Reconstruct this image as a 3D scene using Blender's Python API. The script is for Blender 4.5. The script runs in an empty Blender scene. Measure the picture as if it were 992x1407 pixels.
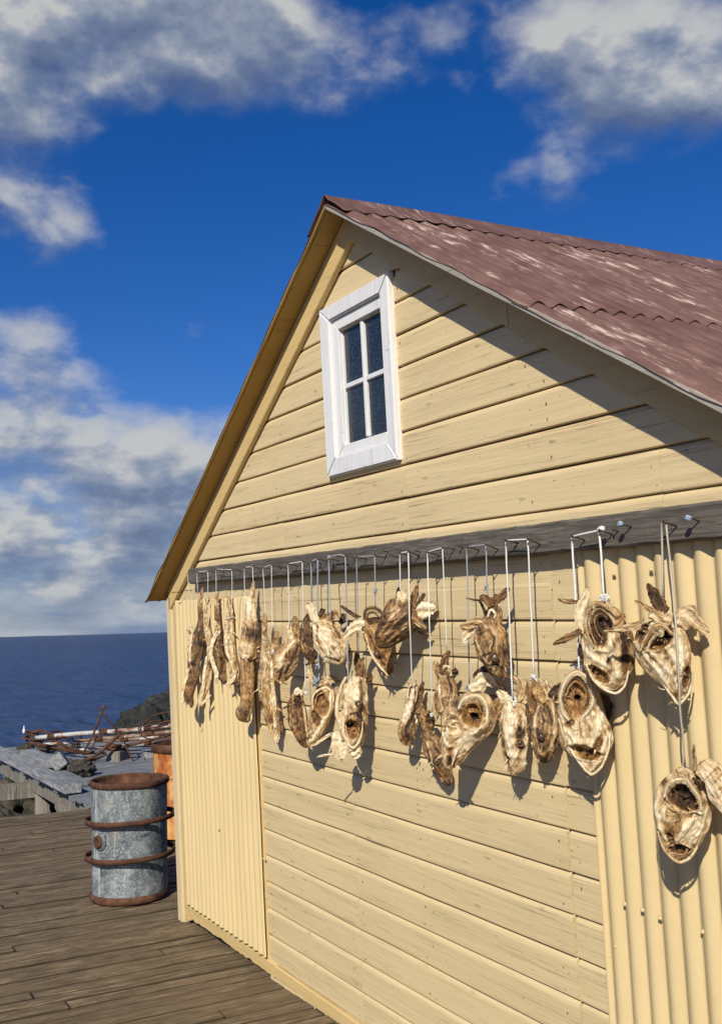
import bpy, bmesh, math, random
from mathutils import Vector, Matrix, noise
random.seed(7)
C = bpy.context.scene.collection
SC = bpy.context.scene

# ------------------------------------------------------------------ frames
# The shed is old and leans about one degree: everything is measured in the shed's own frame
# (X along the gable wall, Y into the shed, Z up the wall, origin at the foot of the left corner)
# and TW turns that frame into the level world.
F = 1400.0; CX, CY = 496.0, 703.5
MR = (Vector((0.49702545, 0.86607579, -0.053651)), Vector((-0.09452123, -0.00742413, -0.99549516)), Vector((-0.86257257, 0.49985759, 0.07817256)))
CAM = Vector((5.41088, -1.9, 1.69814))
UP = Vector((-0.01701545, 0.03764052, 0.99914647)).normalized()
xw = (Vector((1, 0, 0)) - UP * UP.x).normalized(); yw = UP.cross(xw)
TW = Matrix((xw, yw, UP)).to_4x4()
TI = TW.inverted()
def ray(px, py):
    return MR[0] * (px - CX) + MR[1] * (py - CY) + MR[2] * F
def WP(px, py, Y=0.0):          # a measured point on the upright plane y = Y of the shed
    v = ray(px, py); return CAM + v * ((Y - CAM.y) / v.y)
def GW(px, py, z=0.0):          # world point at height z
    v = TW.to_3x3() @ ray(px, py); c = TW @ CAM
    return c + v * ((z - c.z) / v.z)

# ------------------------------------------------------------------ camera
cam = bpy.data.objects.new('camera', bpy.data.cameras.new('camera')); C.objects.link(cam)
cm = Matrix((MR[0], -MR[1], -MR[2])).transposed().to_4x4(); cm.translation = CAM
cam.matrix_world = TW @ cm
cam.data.sensor_fit = 'VERTICAL'; cam.data.sensor_height = 36; cam.data.lens = 36 * F / 1407
cam.data.clip_start = 0.05; cam.data.clip_end = 60000
SC.camera = cam
SC.render.resolution_x = 721; SC.render.resolution_y = 1024
SC.view_settings.view_transform = 'Standard'; SC.view_settings.look = 'None'
SC.view_settings.exposure = 0.10; SC.view_settings.gamma = 1

# ------------------------------------------------------------------ sun
sdir = (TW.to_3x3() @ Vector((-1.0, 1.0, -1.03))).normalized()
sun = bpy.data.objects.new('sun', bpy.data.lights.new('sun', 'SUN')); C.objects.link(sun)
sun.data.energy = 5.0; sun.data.angle = math.radians(0.55); sun.data.color = (1.0, 0.945, 0.85)
sun.rotation_euler = sdir.to_track_quat('-Z', 'Y').to_euler()
sun.location = (6, -6, 8)
S_EL = math.asin(-sdir.z); S_ROT = math.atan2(-sdir.x, -sdir.y)

# ------------------------------------------------------------------ node helpers
class NT:
    def __init__(s, tree): s.t = tree; s.n = tree.nodes; s.l = tree.links
    def node(s, typ, **kw):
        n = s.n.new(typ)
        for k, v in kw.items(): setattr(n, k, v)
        return n
    def put(s, inp, v):
        if hasattr(v, 'is_linked') or isinstance(v, bpy.types.NodeSocket): s.l.new(v, inp)
        elif v is not None:
            try: inp.default_value = v
            except Exception: inp.default_value = (v[0], v[1], v[2], 1)
    def math(s, op, a, b=None, c=None, clamp=False):
        n = s.node('ShaderNodeMath', operation=op); n.use_clamp = clamp
        s.put(n.inputs[0], a)
        if b is not None: s.put(n.inputs[1], b)
        if c is not None: s.put(n.inputs[2], c)
        return n.outputs[0]
    def vmath(s, op, a, b=None, out=0):
        n = s.node('ShaderNodeVectorMath', operation=op); s.put(n.inputs[0], a)
        if b is not None: s.put(n.inputs[1], b)
        return n.outputs[out]
    def noise(s, vec, scale, detail=4, rough=0.55, dist=0.0, out=0):
        n = s.node('ShaderNodeTexNoise'); s.put(n.inputs['Vector'], vec)
        n.inputs['Scale'].default_value = scale; n.inputs['Detail'].default_value = detail
        n.inputs['Roughness'].default_value = rough; n.inputs['Distortion'].default_value = dist
        return n.outputs[out]
    def map(s, vec, sc=(1, 1, 1), loc=(0, 0, 0), rot=(0, 0, 0)):
        n = s.node('ShaderNodeMapping'); s.put(n.inputs[0], vec)
        n.inputs['Scale'].default_value = sc; n.inputs['Location'].default_value = loc; n.inputs['Rotation'].default_value = rot
        return n.outputs[0]
    def ramp(s, fac, stops, interp='LINEAR'):
        n = s.node('ShaderNodeValToRGB'); s.put(n.inputs[0], fac); r = n.color_ramp; r.interpolation = interp
        while len(r.elements) < len(stops): r.elements.new(0.5)
        for e, (p, c) in zip(r.elements, stops):
            e.position = p; e.color = (c, c, c, 1) if isinstance(c, (int, float)) else (c[0], c[1], c[2], 1)
        return n.outputs[0]
    def mix(s, fac, a, b, mode='MIX'):
        n = s.node('ShaderNodeMix', data_type='RGBA', blend_type=mode); n.clamp_factor = True
        s.put(n.inputs[0], fac); s.put(n.inputs[6], a if not isinstance(a, tuple) else (*a[:3], 1)); s.put(n.inputs[7], b if not isinstance(b, tuple) else (*b[:3], 1))
        return n.outputs[2]
    def bump(s, h, strength, dist, normal=None):
        n = s.node('ShaderNodeBump'); n.inputs['Strength'].default_value = strength; n.inputs['Distance'].default_value = dist
        s.put(n.inputs['Height'], h)
        if normal: s.l.new(normal, n.inputs['Normal'])
        return n.outputs[0]

def mat(name):
    m = bpy.data.materials.new(name); m.use_nodes = True
    t = NT(m.node_tree); t.bsdf = m.node_tree.nodes['Principled BSDF']
    return m, t
def fin_mat(t, col, rough, nrm=None, metal=0.0, spec=None):
    b = t.bsdf; t.put(b.inputs['Base Color'], col if not isinstance(col, tuple) else (*col, 1)); t.put(b.inputs['Roughness'], rough)
    t.put(b.inputs['Metallic'], metal)
    if nrm: t.l.new(nrm, b.inputs['Normal'])
    if spec is not None: b.inputs['Specular IOR Level'].default_value = spec
def coords(t, kind='Object'):
    return t.node('ShaderNodeTexCoord').outputs[kind]
def attr(t, name, out='Fac'):
    return t.node('ShaderNodeAttribute', attribute_name=name).outputs[out]

# ------------------------------------------------------------------ world: sky and clouds
w = bpy.data.worlds.new('World'); SC.world = w; w.use_nodes = True
t = NT(w.node_tree); bg = w.node_tree.nodes['Background']
sky = t.node('ShaderNodeTexSky', sky_type='NISHITA'); sky.sun_disc = False
sky.sun_elevation = S_EL; sky.sun_rotation = S_ROT; sky.air_density = 1.0; sky.dust_density = 0.3; sky.ozone_density = 2.2
hs = t.node('ShaderNodeHueSaturation'); hs.inputs['Saturation'].default_value = 1.42; hs.inputs['Value'].default_value = 1.0
t.l.new(sky.outputs[0], hs.inputs['Color'])
skycol = t.mix(1.0, hs.outputs[0], (0.72, 0.80, 1.20), 'MULTIPLY')
D = t.vmath('NORMALIZE', coords(t, 'Generated'))
def wdir(px, py): return (TW.to_3x3() @ ray(px, py)).normalized()
# cloud masses: place (as compass direction and height), angular size, strength, how flat they lie
BLOBS = [(120, 10, .14, .66), (330, 5, .11, .55), (440, 105, .060, .66), (20, 95, .09, .55), (600, 0, .06, .20), (150, 400, .03, -.3), (200, 215, .07, -.45), (300, 300, .09, -.35), (860, 50, .095, .72), (930, 110, .06, .40), (760, 60, .05, .3), (620, 20, .07, .22),
         (60, 295, .075, .70), (110, 320, .030, .20), (130, 185, .022, .20), (20, 470, .080, .55), (120, 500, .05, .35), (262, 448, .034, .42), (380, 440, .030, .28), (1010, 150, .04, .3)]
def density(dv, full=True):
    sep = t.node('ShaderNodeSeparateXYZ'); t.l.new(dv, sep.inputs[0])
    z = t.math('MAXIMUM', sep.outputs[2], 0.0)
    # clouds lie on a level sheet: squeeze them towards the horizon
    k = t.math('DIVIDE', 1.0, t.math('ADD', z, 0.22))
    v = t.vmath('MULTIPLY', dv, t.vmath('ADD', (0, 0, 0), (1, 1, 1)))
    cx = t.node('ShaderNodeCombineXYZ'); 
    t.l.new(t.math('MULTIPLY', sep.outputs[0], 1.0), cx.inputs[0]); t.l.new(t.math('MULTIPLY', sep.outputs[1], 1.0), cx.inputs[1])
    t.l.new(t.math('MULTIPLY', z, t.math('ADD', 1.0, t.math('MULTIPLY', k, 0.24))), cx.inputs[2])
    n1 = t.noise(cx.outputs[0], 5.2, 9, 0.52, 0.05)
    n2 = t.noise(t.map(cx.outputs[0], (1, 1, 1.5), (3.1, 1.7, 0.4)), 14.0, 8, 0.55, 0.0)
    nn = t.math('ADD', t.math('MULTIPLY', n1, 0.66), t.math('MULTIPLY', n2, 0.42))
    # bank of cloud low over the sea, thinning upwards
    bank = t.node('ShaderNodeMapRange', interpolation_type='SMOOTHSTEP'); t.l.new(z, bank.inputs[0])
    bank.inputs[1].default_value = 0.265; bank.inputs[2].default_value = 0.165; bank.inputs[3].default_value = 0; bank.inputs[4].default_value = 0.74
    fd = (TW.to_3x3() @ (MR[2] - MR[0] * .25)).normalized(); dt_ = t.vmath('DOT_PRODUCT', dv, (fd.x, fd.y, fd.z), out=1)
    az_ = t.node('ShaderNodeMapRange', interpolation_type='SMOOTHSTEP'); t.l.new(dt_, az_.inputs[0]); az_.inputs[1].default_value = .45; az_.inputs[2].default_value = .85
    tot = t.math('SUBTRACT', t.math('MULTIPLY', bank.outputs[0], az_.outputs[0]), t.math('MULTIPLY', t.math('SUBTRACT', 1.0, az_.outputs[0]), 0.12))
    for (px, py, r, s) in BLOBS:
        c = wdir(px, py)
        d = t.vmath('DISTANCE', t.vmath('MULTIPLY', dv, (1, 1, 1.45)), (c.x, c.y, c.z * 1.45), out=1)
        g = t.math('POWER', 2.718, t.math('MULTIPLY', t.math('POWER', t.math('DIVIDE', d, r), 2.0), -1.0))
        tot = t.math('ADD', tot, t.math('MULTIPLY', g, s))
    cl = t.math('MINIMUM', tot, 0.74)
    return t.math('SUBTRACT', t.math('ADD', t.math('MULTIPLY', t.math('SUBTRACT', nn, 0.54), 2.1), cl), 0.26), n2, z
d0, nA, z0 = density(D)
d1, nB, z1 = density(t.vmath('NORMALIZE', t.vmath('ADD', D, (0.007, -0.008, 0.022))))
a = t.node('ShaderNodeMapRange', interpolation_type='SMOOTHSTEP'); t.l.new(d0, a.inputs[0])
a.inputs[1].default_value = -0.02; a.inputs[2].default_value = 0.56
lit = t.math('ADD', t.math('MULTIPLY', t.math('SUBTRACT', d0, d1), 1.9), 0.66)
lit = t.math('SUBTRACT', lit, t.math('MULTIPLY', t.math('MAXIMUM', t.math('SUBTRACT', d0, 0.20), 0), 0.55))
cc = t.ramp(lit, [(0.0, (0.19, 0.26, 0.46)), (0.3, (0.29, 0.375, 0.57)), (0.55, (0.52, 0.59, 0.74)), (0.80, (0.95, 0.96, 0.95))])
# thin bright haze near the sea horizon
hz = t.node('ShaderNodeMapRange', interpolation_type='SMOOTHSTEP'); t.l.new(z0, hz.inputs[0])
hz.inputs[1].default_value = 0.06; hz.inputs[2].default_value = 0.0; hz.inputs[3].default_value = 0; hz.inputs[4].default_value = 0.78
hzc = t.ramp(t.noise(t.map(D, (1, 1, 9)), 7.0, 6, 0.55), [(0.38, (0.30, 0.43, 0.72)), (0.62, (0.66, 0.76, 0.92))])
t.l.new(skycol, bg.inputs['Color']); bg.inputs['Strength'].default_value = 0.070
bg2 = t.node('ShaderNodeBackground'); t.l.new(t.mix(hz.outputs[0], cc, hzc), bg2.inputs['Color']); bg2.inputs['Strength'].default_value = 0.54
mx = t.node('ShaderNodeMixShader'); t.l.new(t.math('MAXIMUM', t.math('MULTIPLY', a.outputs[0], 0.95), hz.outputs[0]), mx.inputs[0])
t.l.new(bg.outputs[0], mx.inputs[1]); t.l.new(bg2.outputs[0], mx.inputs[2])
t.l.new(mx.outputs[0], w.node_tree.nodes['World Output'].inputs['Surface'])

# ------------------------------------------------------------------ materials
def paint_wood(name, base, stain, dirt=0.5, grain_axis=0, white=False, flake=0.0):
    m, t = mat(name); co = coords(t); r = attr(t, 'rnd')
    off = t.node('ShaderNodeCombineXYZ'); 
    for i in range(3): t.l.new(t.math('MULTIPLY', r, 7.3 + 3 * i), off.inputs[i])
    v = t.vmath('ADD', co, off.outputs[0])
    sc = [55, 55, 55]; sc[grain_axis] = 2.2
    g = t.noise(t.map(v, tuple(sc)), 1.0, 7, 0.65, 0.6)
    sc2 = [14, 14, 14]; sc2[grain_axis] = 1.1
    g2 = t.noise(t.map(v, tuple(sc2)), 1.0, 5, 0.6, 0.4)
    big = t.noise(co, 1.7, 4, 0.6)
    c = t.mix(t.ramp(big, [(0.35, 0), (0.75, 0.45)]), base, tuple(b * 0.86 for b in base))
    mid = tuple((x * 1.0 + y) / 2 for x, y in zip(base, stain))
    c = t.mix(t.math('MULTIPLY', t.ramp(g2, [(0.48, 0), (0.68, 1)]), dirt * 0.55), c, mid)
    scc = [150, 150, 150]; scc[grain_axis] = 3.0
    ck = t.noise(t.map(v, tuple(scc)), 1.0, 6, 0.72, 0.5)
    msk = t.ramp(g2, [(0.40, 0.0), (0.62, 1)])
    ck = t.math('MULTIPLY', t.ramp(ck, [(0.575, 0), (0.66, 0.85)]), msk)
    c = t.mix(t.math('MULTIPLY', ck, min(1, dirt * 1.25)), c, tuple(s * 0.75 for s in stain))
    c = t.mix(t.math('MULTIPLY', t.ramp(g, [(0.62, 0), (0.74, 1)]), dirt * 0.35), c, tuple(s * 0.8 for s in stain))
    dots = t.ramp(t.noise(co, 75, 2, 0.5), [(0.745, 0), (0.765, 1)]); c = t.mix(t.math('MULTIPLY', dots, 0.8), c, tuple(s * 0.45 for s in stain))
    c = t.mix(t.math('MULTIPLY', r, 0.16), c, tuple(b * 0.80 for b in base))
    vo = t.node('ShaderNodeTexVoronoi'); t.l.new(t.map(v, (3.0, 3.0, 9.0)), vo.inputs['Vector']); vo.inputs['Scale'].default_value = 1.6
    kn = t.ramp(vo.outputs['Distance'], [(0.04, 1), (0.11, 0)])
    c = t.mix(t.math('MULTIPLY', kn, 0.28), c, tuple(s * 0.6 for s in stain))
    if flake:
        fl = t.ramp(t.noise(t.map(v, (9, 22, 22)), 1.0, 8, 0.7), [(0.62, 0), (0.66, 1)])
        c = t.mix(t.math('MULTIPLY', fl, flake), c, (0.22, 0.20, 0.17))
    h = t.math('ADD', t.math('ADD', t.math('MULTIPLY', g, 0.8), t.math('MULTIPLY', ck, -0.7)), t.math('MULTIPLY', kn, 0.7))
    n = t.bump(h, 0.55, 0.004, t.bump(g2, 0.4, 0.010))
    fin_mat(t, c, 0.55, n, spec=0.35); return m
YEL = (0.62, 0.455, 0.215)
M_plank = paint_wood('painted_planks', (0.67, 0.52, 0.28), (0.30, 0.19, 0.075), 0.85)
M_door = paint_wood('painted_door_planks', (0.64, 0.50, 0.265), (0.30, 0.21, 0.10), 0.62)
M_trim = paint_wood('painted_trim', (0.62, 0.445, 0.19), (0.34, 0.22, 0.08), 0.28)
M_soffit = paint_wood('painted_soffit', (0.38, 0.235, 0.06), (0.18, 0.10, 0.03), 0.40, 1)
M_corner = paint_wood('painted_corner', (0.62, 0.50, 0.29), (0.42, 0.33, 0.18), 0.20, 2)
M_white = paint_wood('white_painted_wood', (0.72, 0.71, 0.68), (0.45, 0.45, 0.43), 0.35, 2, flake=0.25)
M_edge = paint_wood('flaking_board_edge', (0.36, 0.33, 0.27), (0.12, 0.10, 0.08), 0.9, 0, flake=0.6)

def corr_paint():
    m, t = mat('painted_corrugated_steel'); co = coords(t)
    n = t.noise(t.map(co, (6, 6, 1.3)), 1.6, 5, 0.6); sp = t.noise(co, 60, 3, 0.6)
    c = t.mix(t.ramp(n, [(0.4, 0), (0.75, 0.6)]), (0.60, 0.465, 0.235), (0.51, 0.385, 0.19))
    c = t.mix(t.ramp(sp, [(0.70, 0), (0.76, 0.6)]), c, (0.30, 0.19, 0.08))
    c = t.mix(t.ramp(t.noise(t.map(co, (1, 1, 1), (4, 2, 1)), 9, 8, 0.75), [(0.66, 0), (0.72, 0.45)]), c, (0.42, 0.31, 0.15))
    fin_mat(t, c, 0.42, t.bump(t.noise(co, 9, 3, 0.5), 0.25, 0.01), spec=0.4); return m
M_corr = corr_paint()

def roof_paint():
    m, t = mat('worn_brown_roof_paint'); co = coords(t)
    # streaks run down the slope (local X/Z) : compress that direction
    v = t.map(co, (8, 62, 8))
    s = t.noise(v, 1.0, 8, 0.68, 0.5)
    patch = t.noise(t.map(co, (1.3, 2.2, 1.3)), 1.25, 4, 0.6)
    k = t.math('ADD', s, t.math('MULTIPLY', t.math('SUBTRACT', patch, 0.5), 0.55))
    c = t.mix(t.ramp(t.noise(co, 7, 5, 0.6), [(0.35, 0), (0.7, 1)]), (0.112, 0.056, 0.041), (0.172, 0.095, 0.073))
    wr = t.math('SUBTRACT', t.noise(t.map(co, (5, 16, 5), (3, 1, 2)), 1.0, 5, 0.65), 0.5)
    k = t.math('ADD', k, t.math('MULTIPLY', wr, 0.45))
    c = t.mix(t.ramp(k, [(0.50, 0), (0.64, 0.55)]), c, (0.28, 0.165, 0.135))
    c = t.mix(t.ramp(k, [(0.62, 0), (0.68, 0.85)]), c, (0.50, 0.385, 0.31))
    c = t.mix(t.ramp(t.noise(co, 14, 6, 0.7), [(0.66, 0), (0.70, 0.9)]), c, (0.17, 0.05, 0.018))
    fin_mat(t, c, 0.62, t.bump(s, 0.3, 0.006), spec=0.3); return m
M_roof = roof_paint()

def rust(name, a=(0.085, 0.038, 0.021), b=(0.032, 0.018, 0.013), c2=(0.165, 0.080, 0.042), s=14):
    m, t = mat(name); co = coords(t); n = t.noise(co, s, 8, 0.7)
    c = t.ramp(n, [(0.30, b), (0.52, a), (0.72, c2)])
    fin_mat(t, c, 0.85, t.bump(t.noise(co, s * 5, 5, 0.7), 0.5, 0.004), spec=0.2); return m
M_rust = rust('rusty_iron')
M_nail = rust('rusty_nail_iron', (0.06, 0.03, 0.02), (0.03, 0.02, 0.018), (0.12, 0.06, 0.035), 90)

M_nailhead = rust('rusty_nail_head', (0.20, 0.10, 0.045), (0.10, 0.05, 0.025), (0.30, 0.17, 0.08), 200)
def galv():
    m, t = mat('weathered_galvanised_steel'); co = coords(t)
    n = t.noise(co, 9, 8, 0.72, 0.4); f = t.noise(co, 70, 4, 0.65); st = t.noise(t.map(co, (20, 20, 2.2)), 1.3, 6, 0.65)
    c = t.ramp(n, [(0.34, (0.055, 0.066, 0.070)), (0.48, (0.13, 0.15, 0.152)), (0.60, (0.24, 0.262, 0.258)), (0.76, (0.46, 0.47, 0.45))])
    c = t.mix(t.ramp(f, [(0.50, 0), (0.70, 0.6)]), c, (0.55, 0.57, 0.57))
    c = t.mix(t.ramp(st, [(0.55, 0), (0.68, 0.55)]), c, (0.66, 0.66, 0.62))
    c = t.mix(t.ramp(t.noise(t.map(co, (1, 1, 1), (5, 1, 2)), 5, 6, 0.65), [(0.56, 0), (0.70, 0.6)]), c, (0.20, 0.19, 0.13))
    fin_mat(t, c, 0.62, t.bump(n, 0.3, 0.01), 0.25, 0.35); return m
M_galv = galv()
def orange():
    m, t = mat('rust_stained_orange_paint'); co = coords(t)
    st = t.math('ADD', t.math('MULTIPLY', t.noise(t.map(co, (9, 9, 1.6)), 1.2, 7, 0.65, 0.8), .6), t.math('MULTIPLY', t.noise(co, 6, 7, 0.7), .4)); n = t.noise(co, 8, 6, 0.7)
    c = t.ramp(st, [(0.34, (0.08, 0.024, 0.010)), (0.46, (0.34, 0.10, 0.025)), (0.56, (0.58, 0.31, 0.10)), (0.72, (0.66, 0.46, 0.24))])
    c = t.mix(t.ramp(n, [(0.55, 0), (0.72, 0.8)]), c, (0.20, 0.06, 0.02))
    fin_mat(t, c, 0.7, t.bump(n, 0.4, 0.008), spec=0.25); return m
M_orange = orange()

def bare_wood(name, a, b, c2, axis=0, grain=60, wet=0.0):
    m, t = mat(name); co = coords(t); r = attr(t, 'rnd')
    off = t.node('ShaderNodeCombineXYZ')
    for i in range(3): t.l.new(t.math('MULTIPLY', r, 9.7 + 5 * i), off.inputs[i])
    v = t.vmath('ADD', co, off.outputs[0])
    sc = [grain] * 3; sc[axis] = grain * 0.06
    g = t.noise(t.map(v, tuple(sc)), 1.0, 8, 0.7, 0.7)
    sc = [7] * 3; sc[axis] = 1.0
    b2 = t.noise(t.map(v, tuple(sc)), 1.0, 5, 0.6)
    c = t.ramp(g, [(0.36, tuple(x * .6 for x in b)), (0.44, b), (0.54, a), (0.70, c2)])
    mo = t.noise(t.map(v, (9, 9, 9)), 1.0, 6, 0.7); c = t.mix(t.ramp(mo, [(0.48, 0), (0.62, 0.55)]), c, b)
    c = t.mix(t.ramp(b2, [(0.35, 0.0), (0.7, 0.65)]), c, b)
    c = t.mix(t.math('MULTIPLY', r, 0.35), c, b)
    bl = t.noise(co, 1.1, 4, 0.6)
    c = t.mix(t.math('MULTIPLY', attr(t, 'grime'), 0.92), c, tuple(x * 0.35 for x in b))
    c = t.mix(t.ramp(bl, [(0.45, 0.0), (0.7, 0.4)]), c, tuple(x * 0.6 for x in a))
    fin_mat(t, c, 0.75, t.bump(g, 0.7, 0.006), spec=0.3); return m
M_beam = bare_wood('weathered_grey_timber', (0.165, 0.142, 0.112), (0.085, 0.072, 0.056), (0.27, 0.235, 0.19), 0, 120)
M_deck = bare_wood('weathered_deck_boards', (0.27, 0.192, 0.102), (0.085, 0.060, 0.033), (0.52, 0.42, 0.27), 1, 95)
M_jetty = bare_wood('silvered_jetty_boards', (0.27, 0.28, 0.29), (0.12, 0.125, 0.13), (0.50, 0.51, 0.52), 1, 50)
M_post = bare_wood('silvered_post_timber', (0.30, 0.27, 0.22), (0.13, 0.115, 0.09), (0.48, 0.45, 0.38), 2, 45)
M_lplank = bare_wood('silvered_loose_timber', (0.36, 0.37, 0.37), (0.17, 0.17, 0.165), (0.58, 0.58, 0.57), 0, 45)

def plain(name, col, rough=0.6, metal=0, bs=0, spec=0.4):
    m, t = mat(name); co = coords(t); n = t.noise(co, bs or 20, 5, 0.6)
    c = t.mix(t.ramp(n, [(0.3, 0), (0.7, 1)]), tuple(x * 0.78 for x in col), tuple(min(1, x * 1.12) for x in col))
    fin_mat(t, c, rough, t.bump(n, 0.25, 0.003), metal, spec); return m
M_dark = plain('dark_interior', (0.008, 0.008, 0.009), 0.9)  # near-black colour stands in for the unlit space behind boards and glass
M_glass, tg = mat('dusty_window_glass'); co = coords(tg)
sp = tg.noise(co, 230, 2, 0.5)
fin_mat(tg, tg.mix(tg.ramp(sp, [(0.60, 0), (0.70, 0.85)]), tg.mix(tg.noise(co, 4, 3), (0.006, 0.010, 0.016), (0.020, 0.030, 0.042)), (0.10, 0.14, 0.18)), tg.ramp(sp, [(0.4, 0.10), (0.7, 0.5)]), spec=0.5)
def rope_mat(name, a, b):
    m, t = mat(name); uv = coords(t, 'UV')
    wv = t.node('ShaderNodeTexWave'); wv.inputs['Scale'].default_value = 60; t.l.new(t.map(uv, (1, 1.0, 1), rot=(0, 0, 0.8)), wv.inputs['Vector'])
    c = t.mix(wv.outputs['Fac'], a, b); fin_mat(t, c, 0.8, t.bump(wv.outputs['Fac'], 0.6, 0.002), spec=0.2); return m
M_cord = rope_mat('white_nylon_cord', (0.60, 0.60, 0.56), (0.82, 0.80, 0.74))
M_cordg = rope_mat('blue_grey_braided_cord', (0.16, 0.18, 0.21), (0.44, 0.47, 0.52))
M_cordy = rope_mat('cream_twisted_cord', (0.33, 0.28, 0.20), (0.62, 0.56, 0.43))
M_blue = plain('pale_blue_twine', (0.30, 0.40, 0.50), 0.7, bs=200)

def fish_mat():
    m, t = mat('dried_fish_skin'); uv = coords(t, 'UV'); co = coords(t)
    tone = attr(t, 'tone'); gold = attr(t, 'gold')
    wrp = t.noise(co, 22, 3, 0.5, out=1)
    uvd = t.vmath('ADD', uv, t.vmath('MULTIPLY', t.vmath('SUBTRACT', wrp, (0.5, 0.5, 0.5)), (0.05, 0.05, 0.0)))
    s1 = t.noise(t.map(uvd, (12, 120, 1)), 1.0, 6, 0.68, 0.7)
    s2 = t.noise(t.map(uvd, (26, 230, 1)), 1.0, 4, 0.6, 0.3)
    bl = t.noise(co, 34, 7, 0.70, 0.9)
    k = t.math('ADD', tone, t.math('ADD', t.math('MULTIPLY', t.math('SUBTRACT', s1, 0.5), 1.15), t.math('MULTIPLY', t.math('SUBTRACT', bl, 0.5), 0.95)))
    k = t.math('ADD', k, t.math('MULTIPLY', t.math('SUBTRACT', s2, 0.5), 0.85))
    c = t.ramp(k, [(0.04, (0.012, 0.007, 0.004)), (0.24, (0.060, 0.033, 0.014)), (0.38, (0.17, 0.092, 0.034)), (0.51, (0.36, 0.225, 0.098)), (0.65, (0.60, 0.45, 0.25)), (0.88, (0.82, 0.71, 0.48))])
    g = t.ramp(k, [(0.05, (0.05, 0.020, 0.006)), (0.35, (0.25, 0.115, 0.028)), (0.62, (0.48, 0.27, 0.085)), (0.9, (0.68, 0.50, 0.25))])
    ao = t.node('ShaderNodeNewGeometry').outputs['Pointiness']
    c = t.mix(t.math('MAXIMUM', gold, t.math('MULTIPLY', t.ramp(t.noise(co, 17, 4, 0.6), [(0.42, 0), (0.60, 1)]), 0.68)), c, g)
    c = t.mix(t.ramp(ao, [(0.40, 0.7), (0.47, 0)]), c, (0.035, 0.018, 0.008))  # occlusion shade painted into the colour of the skin creases
    h = t.math('ADD', t.math('MULTIPLY', s1, 1.0), t.math('ADD', t.math('MULTIPLY', s2, 0.45), t.math('MULTIPLY', bl, 0.8)))
    fin_mat(t, c, t.ramp(bl, [(0.3, 0.42), (0.7, 0.72)]), t.bump(h, 0.9, 0.006), spec=0.45); return m
M_fish = fish_mat()
M_eye, te = mat('dried_fish_eye'); fin_mat(te, te.ramp(te.noise(coords(te), 90, 3), [(0.4, (0.05, 0.035, 0.025)), (0.65, (0.28, 0.22, 0.15))]), 0.18, spec=0.7)

# ------------------------------------------------------------------ object helpers
def tag(o, label=None, cat=None, group=None, kind=None):
    if label: o['label'] = label
    if cat: o['category'] = cat
    if group: o['group'] = group
    if kind: o['kind'] = kind
    return o
def from_bm(name, bm, m, parent=None, smooth=False):
    me = bpy.data.meshes.new(name); bm.to_mesh(me); bm.free()
    for x in (m if isinstance(m, (list, tuple)) else [m]): me.materials.append(x)
    if smooth:
        for p in me.polygons: p.use_smooth = True
    o = bpy.data.objects.new(name, me); C.objects.link(o)
    if parent: o.parent = parent
    return o
def root(name, loc, label, cat, group=None, leaning=True):
    o = bpy.data.objects.new(name, None); C.objects.link(o); o.empty_display_size = 0.1
    if leaning: o.matrix_world = TW @ Matrix.Translation(loc)
    else: o.location = loc
    o['_'] = 0; del o['_']
    return tag(o, label, cat, group)
def layer(bm, n): return bm.verts.layers.float.get(n) or bm.verts.layers.float.new(n)
def box(bm, lo, hi, rnd=None, bevel=0.0):
    x0, y0, z0 = lo; x1, y1, z1 = hi
    vs = [bm.verts.new(p) for p in ((x0, y0, z0), (x1, y0, z0), (x1, y1, z0), (x0, y1, z0), (x0, y0, z1), (x1, y0, z1), (x1, y1, z1), (x0, y1, z1))]
    fs = [bm.faces.new([vs[i] for i in q]) for q in ((0, 1, 5, 4), (1, 2, 6, 5), (2, 3, 7, 6), (3, 0, 4, 7), (4, 5, 6, 7), (3, 2, 1, 0))]
    if rnd is None: rnd = random.random()
    L = layer(bm, 'rnd')
    if bevel:
        r = bmesh.ops.bevel(bm, geom=list({e for f in fs for e in f.edges}), offset=bevel, segments=2, affect='EDGES')
        for v in r['verts']: v[L] = rnd
        for f in r['faces']:
            for v in f.verts: v[L] = rnd
    for v in vs:
        if v.is_valid: v[L] = rnd
    return vs
def obox(bm, p0, p1, wdt, thk, up=Vector((0, 0, 1)), rnd=None, bevel=0.0, nseg=1, rough=0.0):
    """a board from p0 to p1, width across, thickness along up"""
    p0 = Vector(p0); p1 = Vector(p1); d = (p1 - p0); L_ = d.length; d.normalize()
    s = d.cross(up).normalized(); u = s.cross(d).normalized()
    b = bmesh.new(); box(b, (0, -wdt / 2, -thk / 2), (L_, wdt / 2, thk / 2), rnd, bevel)
    if nseg > 1 or rough:
        bmesh.ops.subdivide_edges(b, edges=[e for e in b.edges if abs((e.verts[0].co - e.verts[1].co).x) > L_ * 0.5], cuts=max(1, nseg - 1))
        for v in b.verts: 
            n = noise.noise_vector(v.co * 3.0 + p0 * 5) * rough; v.co += n
    M = Matrix((d, s, u)).transposed().to_4x4(); M.translation = p0
    b.transform(M); me = bpy.data.meshes.new('t'); b.to_mesh(me); b.free(); bm.from_mesh(me); bpy.data.meshes.remove(me)
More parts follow.
